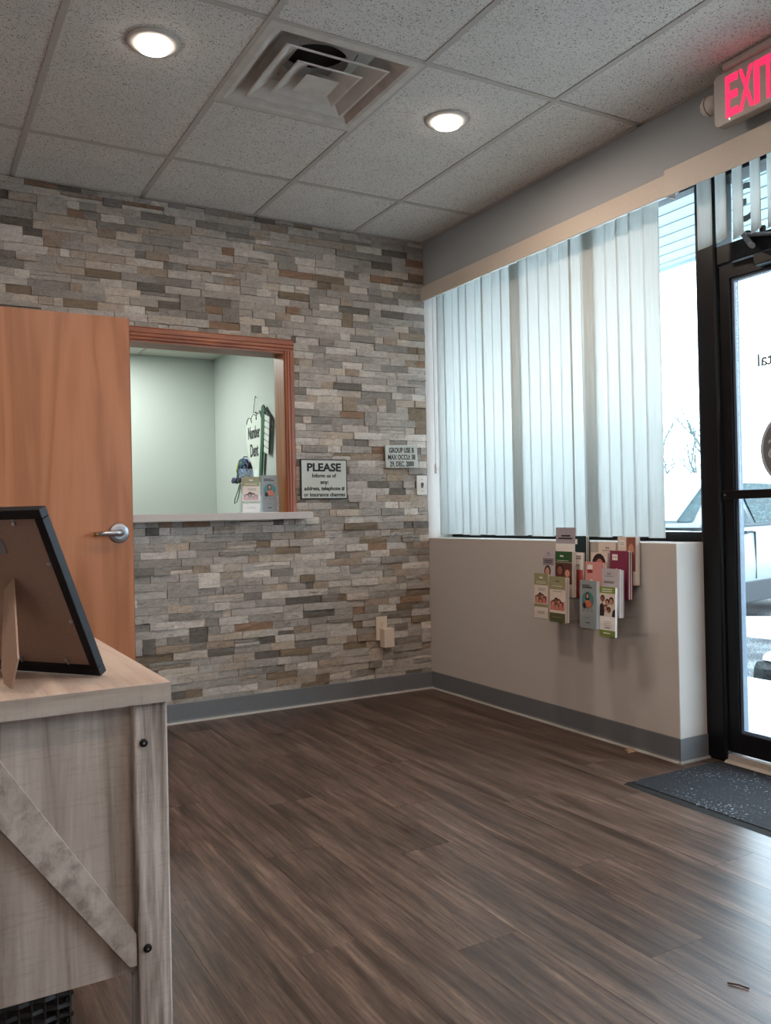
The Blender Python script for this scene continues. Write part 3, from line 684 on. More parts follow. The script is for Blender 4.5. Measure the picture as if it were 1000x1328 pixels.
mesh_obj('plate', MB().box(-.037, .037, -.006, .004, -.058, .058), M['white_plastic'], sw, bev=.002)
mesh_obj('toggle', MB().box(-.005, .005, -.018, -.0062, -.004, .014), M['decal_grey'], sw, bev=.001)
mesh_obj('toggle_slot', MB().box(-.008, .008, -.0066, -.0061, -.016, .016), M['decal_grey'], sw)
for z in (-.034, .034): mesh_obj('screw', MB().lathe([(.003, -.0075), (.003, -.0061)], (0, 0, z), 'y', 8), M['decal_grey'], sw)
ou = tag(empty('power_outlet', (-.352, -.017, .385)), 'ivory outlet plate low on the stone wall', 'outlet')
mesh_obj('plate', MB().box(-.037, .037, -.006, .004, -.062, .076), M['ivory_plastic'], ou, bev=.002)
mesh_obj('socket', MB().lathe([(.017, -.0085), (.017, -.0061)], (0, 0, .035), 'y', 20), M['ivory_plastic'], ou)
mesh_obj('socket_slot', MB().box(-.008, -.006, -.0092, -.0086, .032, .042).box(.006, .008, -.0092, -.0086, .032, .042).lathe([(.003, -.0092), (.003, -.0086)], (0, 0, .026), 'y', 8), M['dark'] if 'dark' in M else M['p_dark'], ou)
ad_ = tag(mesh_obj('plug_adapter', MB().box(-.369, -.303, -.085, -.0262, .285, .395), M['ivory_plastic'], None, bev=.004), 'ivory box-shaped plug adapter in the low wall outlet', 'plug adapter')

# ------------------------------------------------------------------ room behind the reception opening
BX, BY, BH = -.40, 2.8, 2.44
tag(mesh_obj('wall_office_right', MB().box(BX, BX+.08, .141, BY+.08, 0, BH+.1), M['sage']), 'pale sage office wall on the right, seen through the reception opening', 'wall', kind='structure')
tag(mesh_obj('wall_office_back', MB().box(-4.3, BX-.001, BY, BY+.08, 0, BH+.1), M['sage']), 'pale sage far office wall seen through the reception opening', 'wall', kind='structure')
tag(mesh_obj('wall_office_left', MB().box(-4.38, -4.3, .141, BY+.08, 0, BH+.1), M['sage']), 'pale sage office wall hidden on the left', 'wall', kind='structure')
tag(mesh_obj('floor_office', MB().box(-4.3, BX, .131, BY, -.05, -.0005), M['plank']), 'brown office floor behind the counter', 'floor', kind='structure')
oc = tag(empty('ceiling_office', (0, 0, BH)), 'pale tiled office ceiling seen through the reception opening', 'ceiling', kind='structure')
M['office_tile'] = plain('pale_office_tile', '#d0d0c8', .9, var=.02, bump=.1, scale=120)
LX0, LX1, LY0, LY1 = -2.26, -1.05, 1.80, 2.40
oxs = [BX, -1.05, -1.66, -2.27, -2.88, -3.49, -4.3]; oys = [BY, 2.41, 1.79, 1.18, .57, .141]
for i in range(6):
    for j in range(5):
        if oxs[i] <= LX1+.02 and oxs[i+1] >= LX0-.02 and j == 1: continue
        mesh_obj('ceiling_tile', MB().box(oxs[i+1]+.001, oxs[i]-.001, oys[j+1]+.001, oys[j]-.001, .003, .018), M['office_tile'], oc)
for x in oxs[1:-1]: mesh_obj('grid_bar', MB().box(x-.012, x+.012, .141, BY, -.001, .0028), M['tbar'], oc)
for y in oys[1:-1]: mesh_obj('grid_bar', MB().box(-4.3, BX, y-.012, y+.012, -.0022, -.0011), M['tbar'], oc)
ol = tag(empty('office_light', ((LX0+LX1)/2, (LY0+LY1)/2, BH)), 'bright rectangular light panel in the office ceiling', 'ceiling light')
a, b = (LX1-LX0)/2-.013, (LY1-LY0)/2-.013
mesh_obj('frame', MB().box(-a, a, -b, -b+.02, -.004, .01).box(-a, a, b-.02, b, -.004, .01).box(-a, -a+.02, -b+.02, b-.02, -.004, .01).box(a-.02, a, -b+.02, b-.02, -.004, .01), M['frame_black'], ol)
mesh_obj('diffuser', MB().box(-a+.02, a-.02, -b+.02, b-.02, .0, .006), emissive('glowing_panel', '#fdfcf2', 4.0), ol)
ld = bpy.data.lights.new('panel_lamp', 'AREA'); ld.shape = 'RECTANGLE'; ld.size = 2*a-.05; ld.size_y = 2*b-.05; ld.energy = 21; ld.color = (.97, 1, .97)
lo = bpy.data.objects.new('panel_lamp', ld); lo.location = (0, 0, -.006); link(lo, ol)

# tooth plaque with a toothbrush, hung on the office wall (x = BX, looking to -x). u runs to -y, v up
tp = tag(empty('tooth_plaque', (BX-.012, 1.78, 1.47)), 'tooth-shaped hanging plaque with painted lettering and a green toothbrush', 'plaque')
def plq(poly, x0, x1, name, mat, par): return mesh_obj(name, MB().prism([(-u, v) for u, v in poly], 'x', x0, x1), mat, par)
tooth = [(-.03, -.11), (.07, -.12), (.10, .05), (.135, .20), (.13, .32), (.10, .38), (.06, .395), (.02, .375), (-.02, .395), (-.07, .39), (-.12, .37), (-.16, .34), (-.20, .30), (-.20, .20), (-.17, .10), (-.13, .03), (-.08, -.02)]
big = [(u*1.035-.0, v*1.03-.004) for u, v in tooth]
plq(big, .001, .008, 'outline', M['p_dark'], tp); bd = plq(tooth, -.008, .0008, 'tooth_board', M['p_tooth'], tp)
for cx, cz, r in ((-.13, .30, .055), (-.03, .315, .06), (.07, .32, .055)):
    mesh_obj('painted_curl', MB().tube([(-.009, -(cx+r*math.cos(t)), cz+.02+r*.8*math.sin(t)) for t in [math.pi*k/8 for k in range(9)]], .003, 5), M['p_dark'], bd)
for body, z, sz in (('Number', .20, .135), ('Dent', .06, .14)):
    tm = text_mb(body, sz, 'CENTER', .0008, .002); a_, b_ = min(p[0] for p in tm.v), max(p[0] for p in tm.v)
    tm.v = [((p[0]-(a_+b_)/2)*(.25 if body == 'Number' else .17)/(b_-a_), p[1], p[2]) for p in tm.v]
    mesh_obj('lettering', tm.xf(frame_mat(*FACE_WEST, (-.0095, .03, z))), M['p_dark'], tp)
bh = plq([(.085, -.14), (.12, -.14), (.17, .10), (.215, .28), (.225, .40), (.195, .43), (.16, .42), (.155, .36), (.14, .20), (.10, .0)], -.02, -.0085, 'brush_handle', M['p_brush_green'], tp)
for k in range(6):
    v = .355-.047*k; u = .225+.004*k - .010*k
    plq([(u, v), (u+.09, v-.03), (u+.085, v-.07), (u-.006, v-.04)], -.019, -.0087, 'bristle_tuft', M['p_tooth'], tp)
plq([(.226, .40), (.325, .325), (.335, .30), (.285, .06), (.27, .075), (.312, .30), (.225, .375)], -.018, -.0087, 'bristle_outline', M['p_dark'], tp)
mesh_obj('hanging_wire', MB().tube([(-.004, .05, .385), (-.004, .02, .47), (-.004, 0, .52), (-.006, -.03, .50)], .0022, 5), M['iron'], tp)

# bunch of lanyards on a hook
ly = tag(empty('lanyard_bunch', (BX-.03, 2.02, 1.45)), 'bunch of dark blue and green lanyards hanging in the office', 'lanyards')
mesh_obj('hook', MB().tube([(.029, 0, .09), (.0, 0, .09), (-.012, 0, .07), (-.004, 0, .055)], .004, 6), M['iron'], ly)
rl = random.Random(3)
for cname, cnt in (('p_blue', 4), ('p_dark', 5), ('p_brush_green', 4), ('p_navy', 3), ('p_yellow', 1)):
    for k in range(cnt):
        y0 = rl.uniform(-.11, .10); z0 = rl.uniform(-.10, .06); ln_ = rl.uniform(.06, .15); pts = []
        for q in range(9):
            t = 2*math.pi*q/8; pts.append((rl.uniform(-.02, -.005), y0*.3+(y0*.7)*math.sin(t/2)+.035*math.sin(t), .06+(z0-.06)*math.sin(t/2)-ln_*.35*(1-math.cos(t))/2))
        mesh_obj('lanyard_loop', MB().tube(pts, rl.uniform(.012, .022), 6), M[cname], ly, smooth=True)
mesh_obj('lanyard_strap', MB().tube([(-.012, .06, -.06), (-.02, .12, -.10), (-.02, .18, -.085), (-.018, .21, -.10)], [.012, .02, .022, .015], 8), M['p_navy'], ly, smooth=True)
mesh_obj('cord_loop', MB().tube([(-.015, .05, -.12), (-.02, .07, -.20), (-.02, .12, -.26), (-.02, .18, -.275), (-.02, .17, -.24), (-.02, .10, -.18), (-.015, .06, -.12)], .004, 6), M['p_brush_green'], ly, smooth=True)

# ------------------------------------------------------------------ brochures
def disc(u, v, ru, rv, n=14, a0=0, a1=2*math.pi): return [(u+ru*math.cos(a0+(a1-a0)*k/n), v+rv*math.sin(a0+(a1-a0)*k/n)) for k in range(n if a1-a0 > 6.2 else n+1)]
def rect(u0, u1, v0, v1): return [(u0, v0), (u1, v0), (u1, v1), (u0, v1)]
def brochure(name, loc, rz, wd, ht, th, cover, prints, label, group, lean=0.0, leaf='p_paper', nleaf=5, back='p_paper'):
    """local frame: u to +x, v up, front looks to -y; prints are (name, material, polygon, layer)"""
    t = tag(empty(name, loc, rz), label, 'brochure', group)
    if lean: t.rotation_euler = (lean, 0, rz)
    mesh_obj('cover', MB().box(-wd/2, wd/2, -.0012, 0, 0, ht), M[cover], t)
    d = (th)/nleaf; rr = random.Random(hash(label) % 9973 if False else len(label)*37)
    for k in range(nleaf):
        o = rr.uniform(-.0015, .0015)
        mesh_obj('leaf', MB().box(-wd/2+o, wd/2+o, .0002+k*d, k*d+d*.8, 0, ht-rr.uniform(0, .006)), M[leaf if k % 2 else cover], t)
    for nm, mt, poly, lay_ in prints:
        mesh_obj(nm, MB().prism([(u*wd/.1, v*ht/.21) for u, v in poly], 'y', -.0012-.0005*lay_-.0002, -.0012-.0005*(lay_-1)-.0001), M[mt], t)
    return t
def lines(u0, u1, vs, mt='p_mauve', h=.0025): return [('text_line', mt, rect(u0, u1, v, v+h), 2) for v in vs]
def people(cx, cy, spec):
    out = []
    for q, (du, dv, r, hair, skin) in enumerate(spec):
        out += [('hair_patch', hair, disc(cx+du, cy+dv+.002, r*1.25, r*1.35), 2+q), ('face_patch', skin, disc(cx+du, cy+dv-.002, r*.85, r*1.05), 3+q)]
    return out
logo = lambda u, v, m='p_paper': [('logo_mark', m, [(u-.012, v), (u-.004, v+.006), (u+.002, v), (u-.004, v-.003)], 3), ('logo_mark', m, [(u+.0, v-.002), (u+.007, v+.005), (u+.013, v-.001), (u+.006, v-.004)], 3)]
FAM = [(-.026, .0, .011, 'p_brown', 'p_skin'), (-.006, .010, .012, 'p_hair', 'p_skin2'), (.012, .006, .011, 'p_brown', 'p_skin'), (.026, -.004, .010, 'p_hair', 'p_blush'), (.0, -.012, .010, 'p_brown', 'p_skin')]
P_olive = [('header_band', 'p_olive', rect(-.05, .05, .155, .21), 1)] + logo(.0, .19) + lines(-.036, .036, (.163, .170), 'p_cream') + [('photo', 'p_blush', rect(-.044, .044, .07, .105), 1)] + people(0, .092, FAM) + lines(-.02, .03, (.138, .130)) + [('footer_band', 'p_olive', rect(-.05, .05, .052, .066), 1)] + lines(-.025, .025, (.030, .022))
P_olive2 = [('header_band', 'p_olive', rect(-.05, .05, .15, .21), 1)] + logo(.0, .188, 'p_olive_dark') + lines(-.034, .034, (.165,), 'p_cream') + lines(-.03, .03, (.140,)) + [('photo', 'p_blush', rect(-.046, .046, .055, .095), 1)] + people(0, .085, FAM) + [('footer_band', 'p_olive_dark', rect(-.05, .05, .0, .042), 1)] + lines(-.03, .025, (.022,), 'p_olive')
P_grey = [('text_line', 'p_dark', rect(-.034, .01, .186, .190), 2), ('text_line', 'p_dark', rect(-.034, .026, .177, .182), 2), ('round_photo', 'p_aqua', disc(.0, .125, .036, .036, 20), 1), ('hair_patch', 'p_hair', disc(-.002, .138, .013, .020), 2), ('face_patch', 'p_skin', disc(-.001, .141, .007, .010), 3), ('jumper_patch', 'p_orange', [(-.022, .094), (.022, .092), (.026, .110), (.012, .124), (-.010, .124), (-.02, .112)], 4), ('dark_dot', 'p_dark', disc(-.02, .10, .011, .013), 5),
          ('icon', 'p_mauve', disc(-.026, .077, .005, .006, 8), 2), ('icon', 'p_mauve', disc(.0, .077, .005, .006, 8), 2), ('icon', 'p_mauve', disc(.026, .077, .005, .006, 8), 2)] + lines(-.02, .014, (.045,), 'p_mauve', .003) + lines(-.012, .012, (.022,), 'p_dark', .004)
P_family = [('header_band', 'p_lime', rect(-.05, .05, .182, .21), 1)] + lines(-.034, .03, (.198, .189), 'p_paper', .003) + [('photo', 'p_cream', rect(-.05, .05, .085, .182), 1)] + people(0, .14, [(-.03, .018, .011, 'p_hair', 'p_skin2'), (.0, .004, .010, 'p_hair', 'p_skin'), (.026, .010, .012, 'p_hair', 'p_skin'), (-.01, -.02, .010, 'p_brown', 'p_skin'), (.012, -.028, .009, 'p_hair', 'p_skin2')]) + [('jacket_patch', 'p_dark', [(-.048, .085), (-.022, .085), (-.016, .125), (-.034, .142), (-.048, .13)], 2), ('jacket_patch', 'p_dark', [(.028, .085), (.049, .085), (.049, .12), (.034, .11)], 2)] + lines(-.024, .024, (.062, .054, .046), 'p_lilac') + lines(-.018, .018, (.036,), 'p_dark') + [('footer_band', 'p_lime', rect(-.05, .05, .0, .026), 1)] + lines(-.026, .02, (.012,), 'p_paper', .004)
P_lilac = logo(0, .19, 'p_mauve') + lines(-.026, .026, (.178,)) + [('title_band', 'p_mauve', rect(-.042, .042, .135, .168), 1)] + lines(-.03, .03, (.155, .146), 'p_dark', .004) + people(-.005, .105, [(0, 0, .02, 'p_hair', 'p_skin')])
P_couple = [('header_band', 'p_green', rect(-.05, .05, .160, .21), 1)] + logo(-.012, .188) + lines(-.04, .03, (.166,), 'p_cream') + [('photo', 'p_brown', rect(-.05, .05, .06, .158), 1)] + people(0, .115, [(-.022, .008, .019, 'p_hair', 'p_skin2'), (.024, -.004, .017, 'p_brown', 'p_skin')])
bag = [('bag_icon', 'p_paper', rect(-.024, .0, .098, .122), 1), ('bag_icon', 'p_paper', disc(-.012, .124, .008, .008, 10), 1)]
P_pink = [('label_patch', 'p_paper', rect(-.036, -.006, .176, .196), 1), ('label_patch', 'p_red', rect(-.036, -.006, .160, .174), 1)] + bag
P_maroon = [('label_patch', 'p_paper', rect(-.036, -.006, .168, .194), 1)] + bag + lines(-.032, -.01, (.180,), 'p_maroon')
P_teal = [('label_patch', 'p_paper', rect(-.04, -.004, .172, .196), 1)] + [('bag_icon', 'p_paper', rect(-.034, -.01, .110, .130), 1)]
P_white = [('logo_mark', 'p_coral', disc(-.028, .186, .010, .012), 1)] + lines(-.012, .040, (.190, .180), 'p_mauve', .005) + [('lower_band', 'p_coral', rect(-.05, .05, .0, .13), 1)] + lines(.0, .03, (.15,))
P_woman = [('photo', 'p_cream', rect(-.05, .05, .05, .21), 1), ('hair_patch', 'p_hair', disc(.0, .155, .042, .05), 2), ('face_patch', 'p_blush', disc(.004, .140, .026, .042), 3)]
P_logo = logo(.004, .185, 'p_mauve') + lines(-.024, .028, (.172, .160))
P_face = [('photo', 'p_skin2', rect(.0, .05, .06, .208), 1), ('face_patch', 'p_skin', disc(.026, .15, .016, .03), 2), ('label_patch', 'p_paper', rect(-.042, -.008, .168, .196), 1)] + lines(-.038, -.012, (.182, .174))
P_lil2 = logo(-.006, .188, 'p_mauve') + lines(-.03, .02, (.176,)) + [('title_band', 'p_mauve', rect(-.036, .022, .146, .156), 1)]
P_purple = [('text_line', 'p_dark', rect(-.02, .026, .157, .166), 2), ('text_line', 'p_dark', rect(-.036, .036, .142, .150), 2), ('lower_band', 'p_paper', rect(-.05, .05, .05, .115), 1)]
RZ = -math.pi/2       # front looks to -x
rk = tag(empty('brochure_rack', (-.1, -1.45, .5)), 'clear acrylic wall rack of brochure pockets on the knee wall', 'brochure rack')
GRP = 'brochures in the wall rack'
items = [ # name, (x, y_left, z_top), width, thickness, cover, prints, label
 ((-.17, -1.192, .763), .098, .012, 'p_cream', P_olive, 'olive and cream brochure with family photo, bottom row far left of the rack'),
 ((-.17, -1.303, .754), .106, .026, 'p_cream', P_olive2, 'thick olive brochure stack with dark green foot, second in the bottom row'),
 ((-.17, -1.505, .747), .102, .024, 'p_grey', P_grey, 'grey brochure with a woman in a round teal picture in the wall rack'),
 ((-.20, -1.66, .730), .092, .008, 'p_paper', P_family, 'family brochure with lime green top and bottom bands, nearest the door'),
 ((-.12, -1.192, .875), .092, .012, 'p_lilac', P_lilac, 'pale lilac brochure with dark-haired woman behind the olive brochures'),
 ((-.12, -1.290, .867), .112, .026, 'p_cream', P_couple, 'dark green topped brochure with a couple photo in the rack'),
 ((-.12, -1.488, .826), .105, .030, 'p_pink', P_pink, 'salmon pink brochure stack with a white bag icon in the rack'),
 ((-.12, -1.589, .800), .105, .034, 'p_lilac', P_lil2, 'thick pale lilac brochure stack behind the lime green family brochure'),
 ((-.07, -1.321, .862), .098, .010, 'p_paper', P_white, 'white brochure with coral lower half behind the couple brochure'),
 ((-.07, -1.472, .866), .104, .012, 'p_cream', P_woman, 'brochure showing the top of a black-haired head behind the pink stack'),
 ((-.07, -1.592, .876), .106, .030, 'p_maroon', P_maroon, 'maroon brochure stack with a white bag icon in the rack'),
 ((-.034, -1.197, .976), .135, .008, 'p_purple', P_purple, 'pale purple leaflet standing highest at the top left of the rack'),
 ((-.034, -1.300, .936), .100, .026, 'p_teal', P_teal, 'dark teal brochure stack at the top of the rack'),
 ((-.034, -1.484, .910), .104, .008, 'p_cream', P_logo, 'plain cream brochure with small logo in the top row'),
 ((-.034, -1.605, .936), .105, .026, 'p_cream', P_face, 'cream and brown brochure stack with a face photo, top right of the rack'),
]
for (x, yl, zt), wd, th, cov, pr, lb in items:
    ht = .21 if 'leaflet' not in lb else .17
    th = min(th, .03 if x < -.04 else .026)
    brochure('brochure', (x, yl-wd/2, zt-ht), RZ, wd, ht, th, cov, pr, lb, GRP, lean=-.03)
# clear pockets
pk = MB().box(-.0045, -.0015, -1.745, -1.165, .50, .93)
mesh_obj('back_panel', pk, M['acrylic'], rk, world=True)
for (x, yl, zt), wd, th, cov, pr, lb in items:      # one clear pocket under every brochure
    zb = zt-(.21 if 'leaflet' not in lb else .17)-.004
    mesh_obj('pocket', MB().box(x-.012, x-.010, yl-wd-.002, yl+.002, zb, zb+.06).box(x-.010, -.0046, yl-wd-.002, yl+.002, zb-.002, zb), M['acrylic'], rk, world=True)
# brochures and holder on the reception counter
hd = tag(empty('brochure_holder', (-1.055, .07, 1.082)), 'clear acrylic two-pocket brochure holder on the reception counter', 'brochure holder')
mesh_obj('back_panel', MB().box(-.112, .108, .03, .033, .0, .245), M['acrylic'], hd)
mesh_obj('front_panel', MB().box(-.112, .108, -.02, -.018, .0, .10), M['acrylic'], hd)
mesh_obj('base', MB().box(-.112, .108, -.018, .03, .0, .003), M['acrylic'], hd)
for u in (-.112, -.002, .106): mesh_obj('divider', MB().box(u, u+.002, -.0178, .0298, .0032, .16), M['acrylic'], hd)
brochure('brochure', (-1.111, .068, 1.0855), 0, .098, .195, .012, 'p_cream', P_olive, 'olive and cream brochure standing left on the reception counter', 'brochures on the reception counter')
brochure('brochure', (-1.001, .068, 1.0855), 0, .100, .205, .012, 'p_grey', P_grey, 'grey brochure with round teal picture standing right on the reception counter', 'brochures on the reception counter')

# ------------------------------------------------------------------ door mat
mt = tag(empty('door_mat', (-.1, -2.5, 0)), 'charcoal ribbed door mat dusted with salt before the glass door', 'door mat')
mesh_obj('pile', MB().box(-.365, WT-.035, -3.05, -1.985, .001, .009), M['carpet'], mt, world=True)
mesh_obj('rubber_edge', MB().prism([(-.395, .0005), (-.366, .007), (-.366, .0005)], 'y', -3.06, -1.975), M['tyre'], mt, world=True)
tag(mesh_obj('paper_scrap', MB().add([(-.07, -1.68, .001), (-.03, -1.69, .004), (-.02, -1.655, .012), (-.05, -1.64, .003), (-.055, -1.66, .018)], [(0, 1, 4), (1, 2, 4), (2, 3, 4), (3, 0, 4), (0, 3, 2, 1)]), M['scrap']), 'tiny crumpled beige scrap on the floor by the knee wall', 'scrap')
tag(mesh_obj('dry_twig', MB().tube([(-1.215, -3.10, .0025), (-1.202, -3.12, .0035), (-1.195, -3.14, .0025)], .002, 6), M['brown_twig']), 'tiny dark twig lying on the plank floor', 'twig')

# ------------------------------------------------------------------ whitewashed cabinet in the foreground
TX1, TY0 = -2.367, -2.852; TX0, TY1 = -2.80, -1.70; TZ = .76
cbn = tag(empty('side_table', (-2.58, -2.3, 0)), 'whitewashed farmhouse side table with diagonal brace and iron bolts', 'side table')
PX1, PX0, PY0 = -2.373, -2.433, -2.842
tp_ = mesh_obj('top_board', MB().box(TX0, TX1, TY0+.003, TY1, TZ-.036, TZ), M['wash_top'], cbn, bev=.003, world=True)
mesh_obj('front_edge', MB().box(TX0+.001, TX1-.001, TY0, TY0+.0028, TZ-.035, TZ-.001), M['wash_edge'], tp_, world=True)
for xa, xb, ya, yb in ((PX0, PX1, PY0, PY0+.06), (-2.794, -2.734, PY0, PY0+.06), (PX0, PX1, -1.77, -1.71), (-2.794, -2.734, -1.77, -1.71)):
    mesh_obj('leg', MB().box(xa, xb, ya, yb, 0, TZ-.0365), M['wash_post'], cbn, bev=.004, world=True)
mesh_obj('end_panel', MB().box(-2.7335, PX0-.0005, PY0+.02, PY0+.036, .245, TZ-.037), M['wash_panel'], cbn, world=True)
mesh_obj('end_panel', MB().box(-2.7335, PX0-.0005, -1.75, -1.735, .245, TZ-.037), M['wash_panel'], cbn, world=True)
br = MB().prism([(-2.7335, .7225), (-2.69, .7225), (PX0-.001, .318), (PX0-.001, .262), (-2.447, .262), (-2.7335, .66)], 'y', PY0+.004, PY0+.0195)
bro = mesh_obj('diagonal_brace', br, M['wash_rail'], cbn, bev=.0008, world=True)
mesh_obj('back_panel', MB().box(-2.794, -2.78, PY0+.0605, -1.7705, .245, TZ-.037), M['wash_panel'], cbn, world=True)
mesh_obj('side_rail', MB().box(-2.40, -2.38, PY0+.0605, -1.7705, .66, TZ-.037), M['wash_panel'], cbn, world=True)
for z in (.655, .291):
    bo = mesh_obj('bolt', MB().lathe([(.0075, PY0-.0005), (.0072, PY0-.003), (.004, PY0-.0045)], (-2.4165, 0, z), 'y', 16), M['iron'], cbn, world=True)
    mesh_obj('bolt_recess', MB().lathe([(.0022, PY0-.0052), (.0022, PY0-.0046)], (-2.4165, 0, z), 'y', 6), M['satin'], bo).data.transform(Matrix.Translation(-cbn.location))

# woven basket under it
bk = tag(empty('woven_basket', (-2.63, -2.42, 0)), 'black woven open-weave basket on the floor under the side table', 'basket')
bw, bd_, bhh = .115, .2, .26
side = []
for k in range(12):
    z = .012 + k*.0205
    sg = (k % 2)*2-1; pts = []
    per = [(-bw, -bd_), (bw, -bd_), (bw, bd_), (-bw, bd_), (-bw, -bd_)]
    for q in range(4):
        a_, b_ = Vector((*per[q], 0)), Vector((*per[q+1], 0)); nn = int((b_-a_).length/.022)
        for m in range(nn): 
            p = a_.lerp(b_, m/nn); dn = (b_-a_).normalized(); nrm = Vector((dn.y, -dn.x, 0)); o_ = .0035*sg*(1 if m % 2 else -1); pts.append((p.x+nrm.x*o_, p.y+nrm.y*o_, z))
    pts.append(pts[0]); mesh_obj('weave_strand', MB().tube(pts, .006, 5), M['wicker'], bk)
st = MB()
for q in range(4):
    a_, b_ = Vector((*per[q], 0)), Vector((*per[q+1], 0)); nn = int((b_-a_).length/.022)
    for m in range(nn): p = a_.lerp(b_, m/nn); st.tube([(p.x, p.y, .005), (p.x, p.y, bhh-.008)], .0035, 5)
mesh_obj('stake', st, M['wicker'], bk)['kind'] = 'stuff'
mesh_obj('rim', MB().tube([(-bw, -bd_, bhh), (bw, -bd_, bhh), (bw, bd_, bhh), (-bw, bd_, bhh), (-bw, -bd_, bhh)], .011, 8), M['wicker'], bk, smooth=True)
mesh_obj('base', MB().box(-bw, bw, -bd_, bd_, 0, .006), M['wicker'], bk)

# picture frame seen from behind. local: u to the right as seen by us, v up the frame, w towards us (back side)
pf = empty('picture_frame', (-2.466, -2.73, TZ)); tag(pf, 'black picture frame seen from behind with its easel leg out', 'picture frame')
t_ = Vector((.6143, -.7891, 0)); Tt = Vector((-2.5804, -2.8191, 1.0710)); B0 = Vector((-2.466, -2.73, TZ)); up_ = (Tt-B0).normalized(); nb = t_.cross(up_)   # nb looks to the viewer
pf.matrix_world = Matrix(((t_.x, up_.x, nb.x, B0.x), (t_.y, up_.y, nb.y, B0.y), (t_.z, up_.z, nb.z, B0.z+.0015), (0, 0, 0, 1)))
FW, FH, FT, FB = .28, .343, .018, .018
for nm, g in (('frame_stile', (-FB, 0, FB, FH-FB)), ('frame_stile', (-FW, -FW+FB, FB, FH-FB)), ('frame_rail', (-FW, 0, 0, FB)), ('frame_rail', (-FW, 0, FH-FB, FH))):
    mesh_obj(nm, MB().box(g[0], g[1], g[2]+(.0002 if nm == 'frame_stile' else 0), g[3]-(.0002 if nm == 'frame_stile' else 0), -FT, 0), M['frame_black'], pf, bev=.0015)
mesh_obj('backing_board', MB().box(-FW+FB+.0003, -FB-.0003, FB+.0003, FH-FB-.0003, -.011, -.008), M['hardboard'], pf)
mesh_obj('print_glass', MB().box(-FW+FB+.0003, -FB-.0003, FB+.0003, FH-FB-.0003, -.0145, -.0115), M['p_paper'], pf)
EASEL = [(-.126, .204, -.006), (-.030, .123, .126), (-.052, .072, .143), (-.104, .057, .113), (-.132, .071, .084), (-.160, .178, -.006)]   # apex, knee, foot, foot, knee, shoulder
def easel():
    pts = [Vector(p) for p in EASEL]; nrm = (pts[2]-pts[0]).cross(pts[3]-pts[0]).normalized(); n = len(pts)
    vs = [p+nrm*.0015 for p in pts]+[p-nrm*.0015 for p in pts]
    return MB().add(vs, [tuple(range(n)), tuple(range(2*n-1, n-1, -1))]+[(i, (i+1) % n, (i+1) % n+n, i+n) for i in range(n)])
mesh_obj('easel_leg', easel(), M['easel'], pf)
for u, v in ((-.020, .235), (-.020, .115), (-.075, .020), (-.19, .020), (-.075, .322)):
    dx = (-.010, 0) if u > -.03 else ((0, .010) if v < .1 else (0, -.010))
    mesh_obj('retaining_clip', MB().lathe([(.004, -.0078), (.004, -.004), (.002, -.003)], (u+dx[0]*.8, v+dx[1]*.8, 0), 'z', 10).box(min(u, u+dx[0])-.002, max(u, u+dx[0])+.002, min(v, v+dx[1])-.002, max(v, v+dx[1])+.002, -.0068, -.0055), M['satin'], pf)
mesh_obj('hanger_plate', MB().box(-.138, -.118, .255, .285, -.0078, -.006), M['satin'], pf)

# ------------------------------------------------------------------ outdoors
og = tag(mesh_obj('snowy_ground', MB().box(-40, 140, -90, 140, -.35, -.16), M['snow']), 'snow covered ground beyond the parking lot', 'ground', kind='structure')
tag(mesh_obj('parking_lot', MB().box(1.9, 16, -30, 40, -.16, -.085), M['asphalt']), 'wet grey snow-dusted parking lot outside the glass door', 'parking lot', kind='structure')
sd = tag(empty('sidewalk', (1.1, -1, -.05)), 'pale salted concrete sidewalk outside the entrance door', 'sidewalk', kind='structure')
yy = -14.0
while yy < 22:
    mesh_obj('slab', MB().box(WT+.121, 1.33, yy+.004, yy+1.516, -.11, -.05), M['concrete'], sd, world=True); mesh_obj('slab', MB().box(1.336, 2.0, yy+.004, yy+1.516, -.11, -.05), M['concrete'], sd, world=True); yy += 1.52
ks = tag(empty('parking_stop', (2.6, -.3, -.085)), 'rough concrete parking stop capped with snow', 'parking stop')
def rough_block(x0, x1, y0, y1, z0, z1, amp, seed, ny=24):
    mb = MB(); rr = random.Random(seed); sec = [(x0, z0), (x0+.01, z0+(z1-z0)*.55), (x0+.05, z1), ((x0+x1)/2, z1+.01), (x1-.05, z1), (x1, z0+(z1-z0)*.5), (x1, z0)]
    m = len(sec); vs = []
    for k in range(ny+1):
        y = y0+(y1-y0)*k/ny; s = 1 if 0 < k < ny else .8
        vs += [(x+rr.uniform(-amp, amp), y, (z0+(z-z0)*s)+(rr.uniform(-amp, amp) if z > z0 else 0)) for x, z in sec]
    fs = [(k*m+i, k*m+i+1, (k+1)*m+i+1, (k+1)*m+i) for k in range(ny) for i in range(m-1)] + [tuple(range(m)), tuple(range((ny+1)*m-1, ny*m-1, -1))]
    return mb.add(vs, fs)
mesh_obj('concrete_block', rough_block(2.15, 2.42, -2.6, -.62, -.085, .04, .012, 4), M['kerb'], ks, world=True)
mesh_obj('snow_cap', rough_block(2.2, 2.44, -2.55, -.66, .035, .085, .008, 5), M['snow'], ks, world=True, smooth=True)
tag(mesh_obj('snow_bank', rough_block(3.7, 4.5, -4.0, 1.15, -.086, .0, .02, 8, 30), M['snow'], smooth=True), 'low ridge of ploughed snow in front of the white car', 'snow bank')
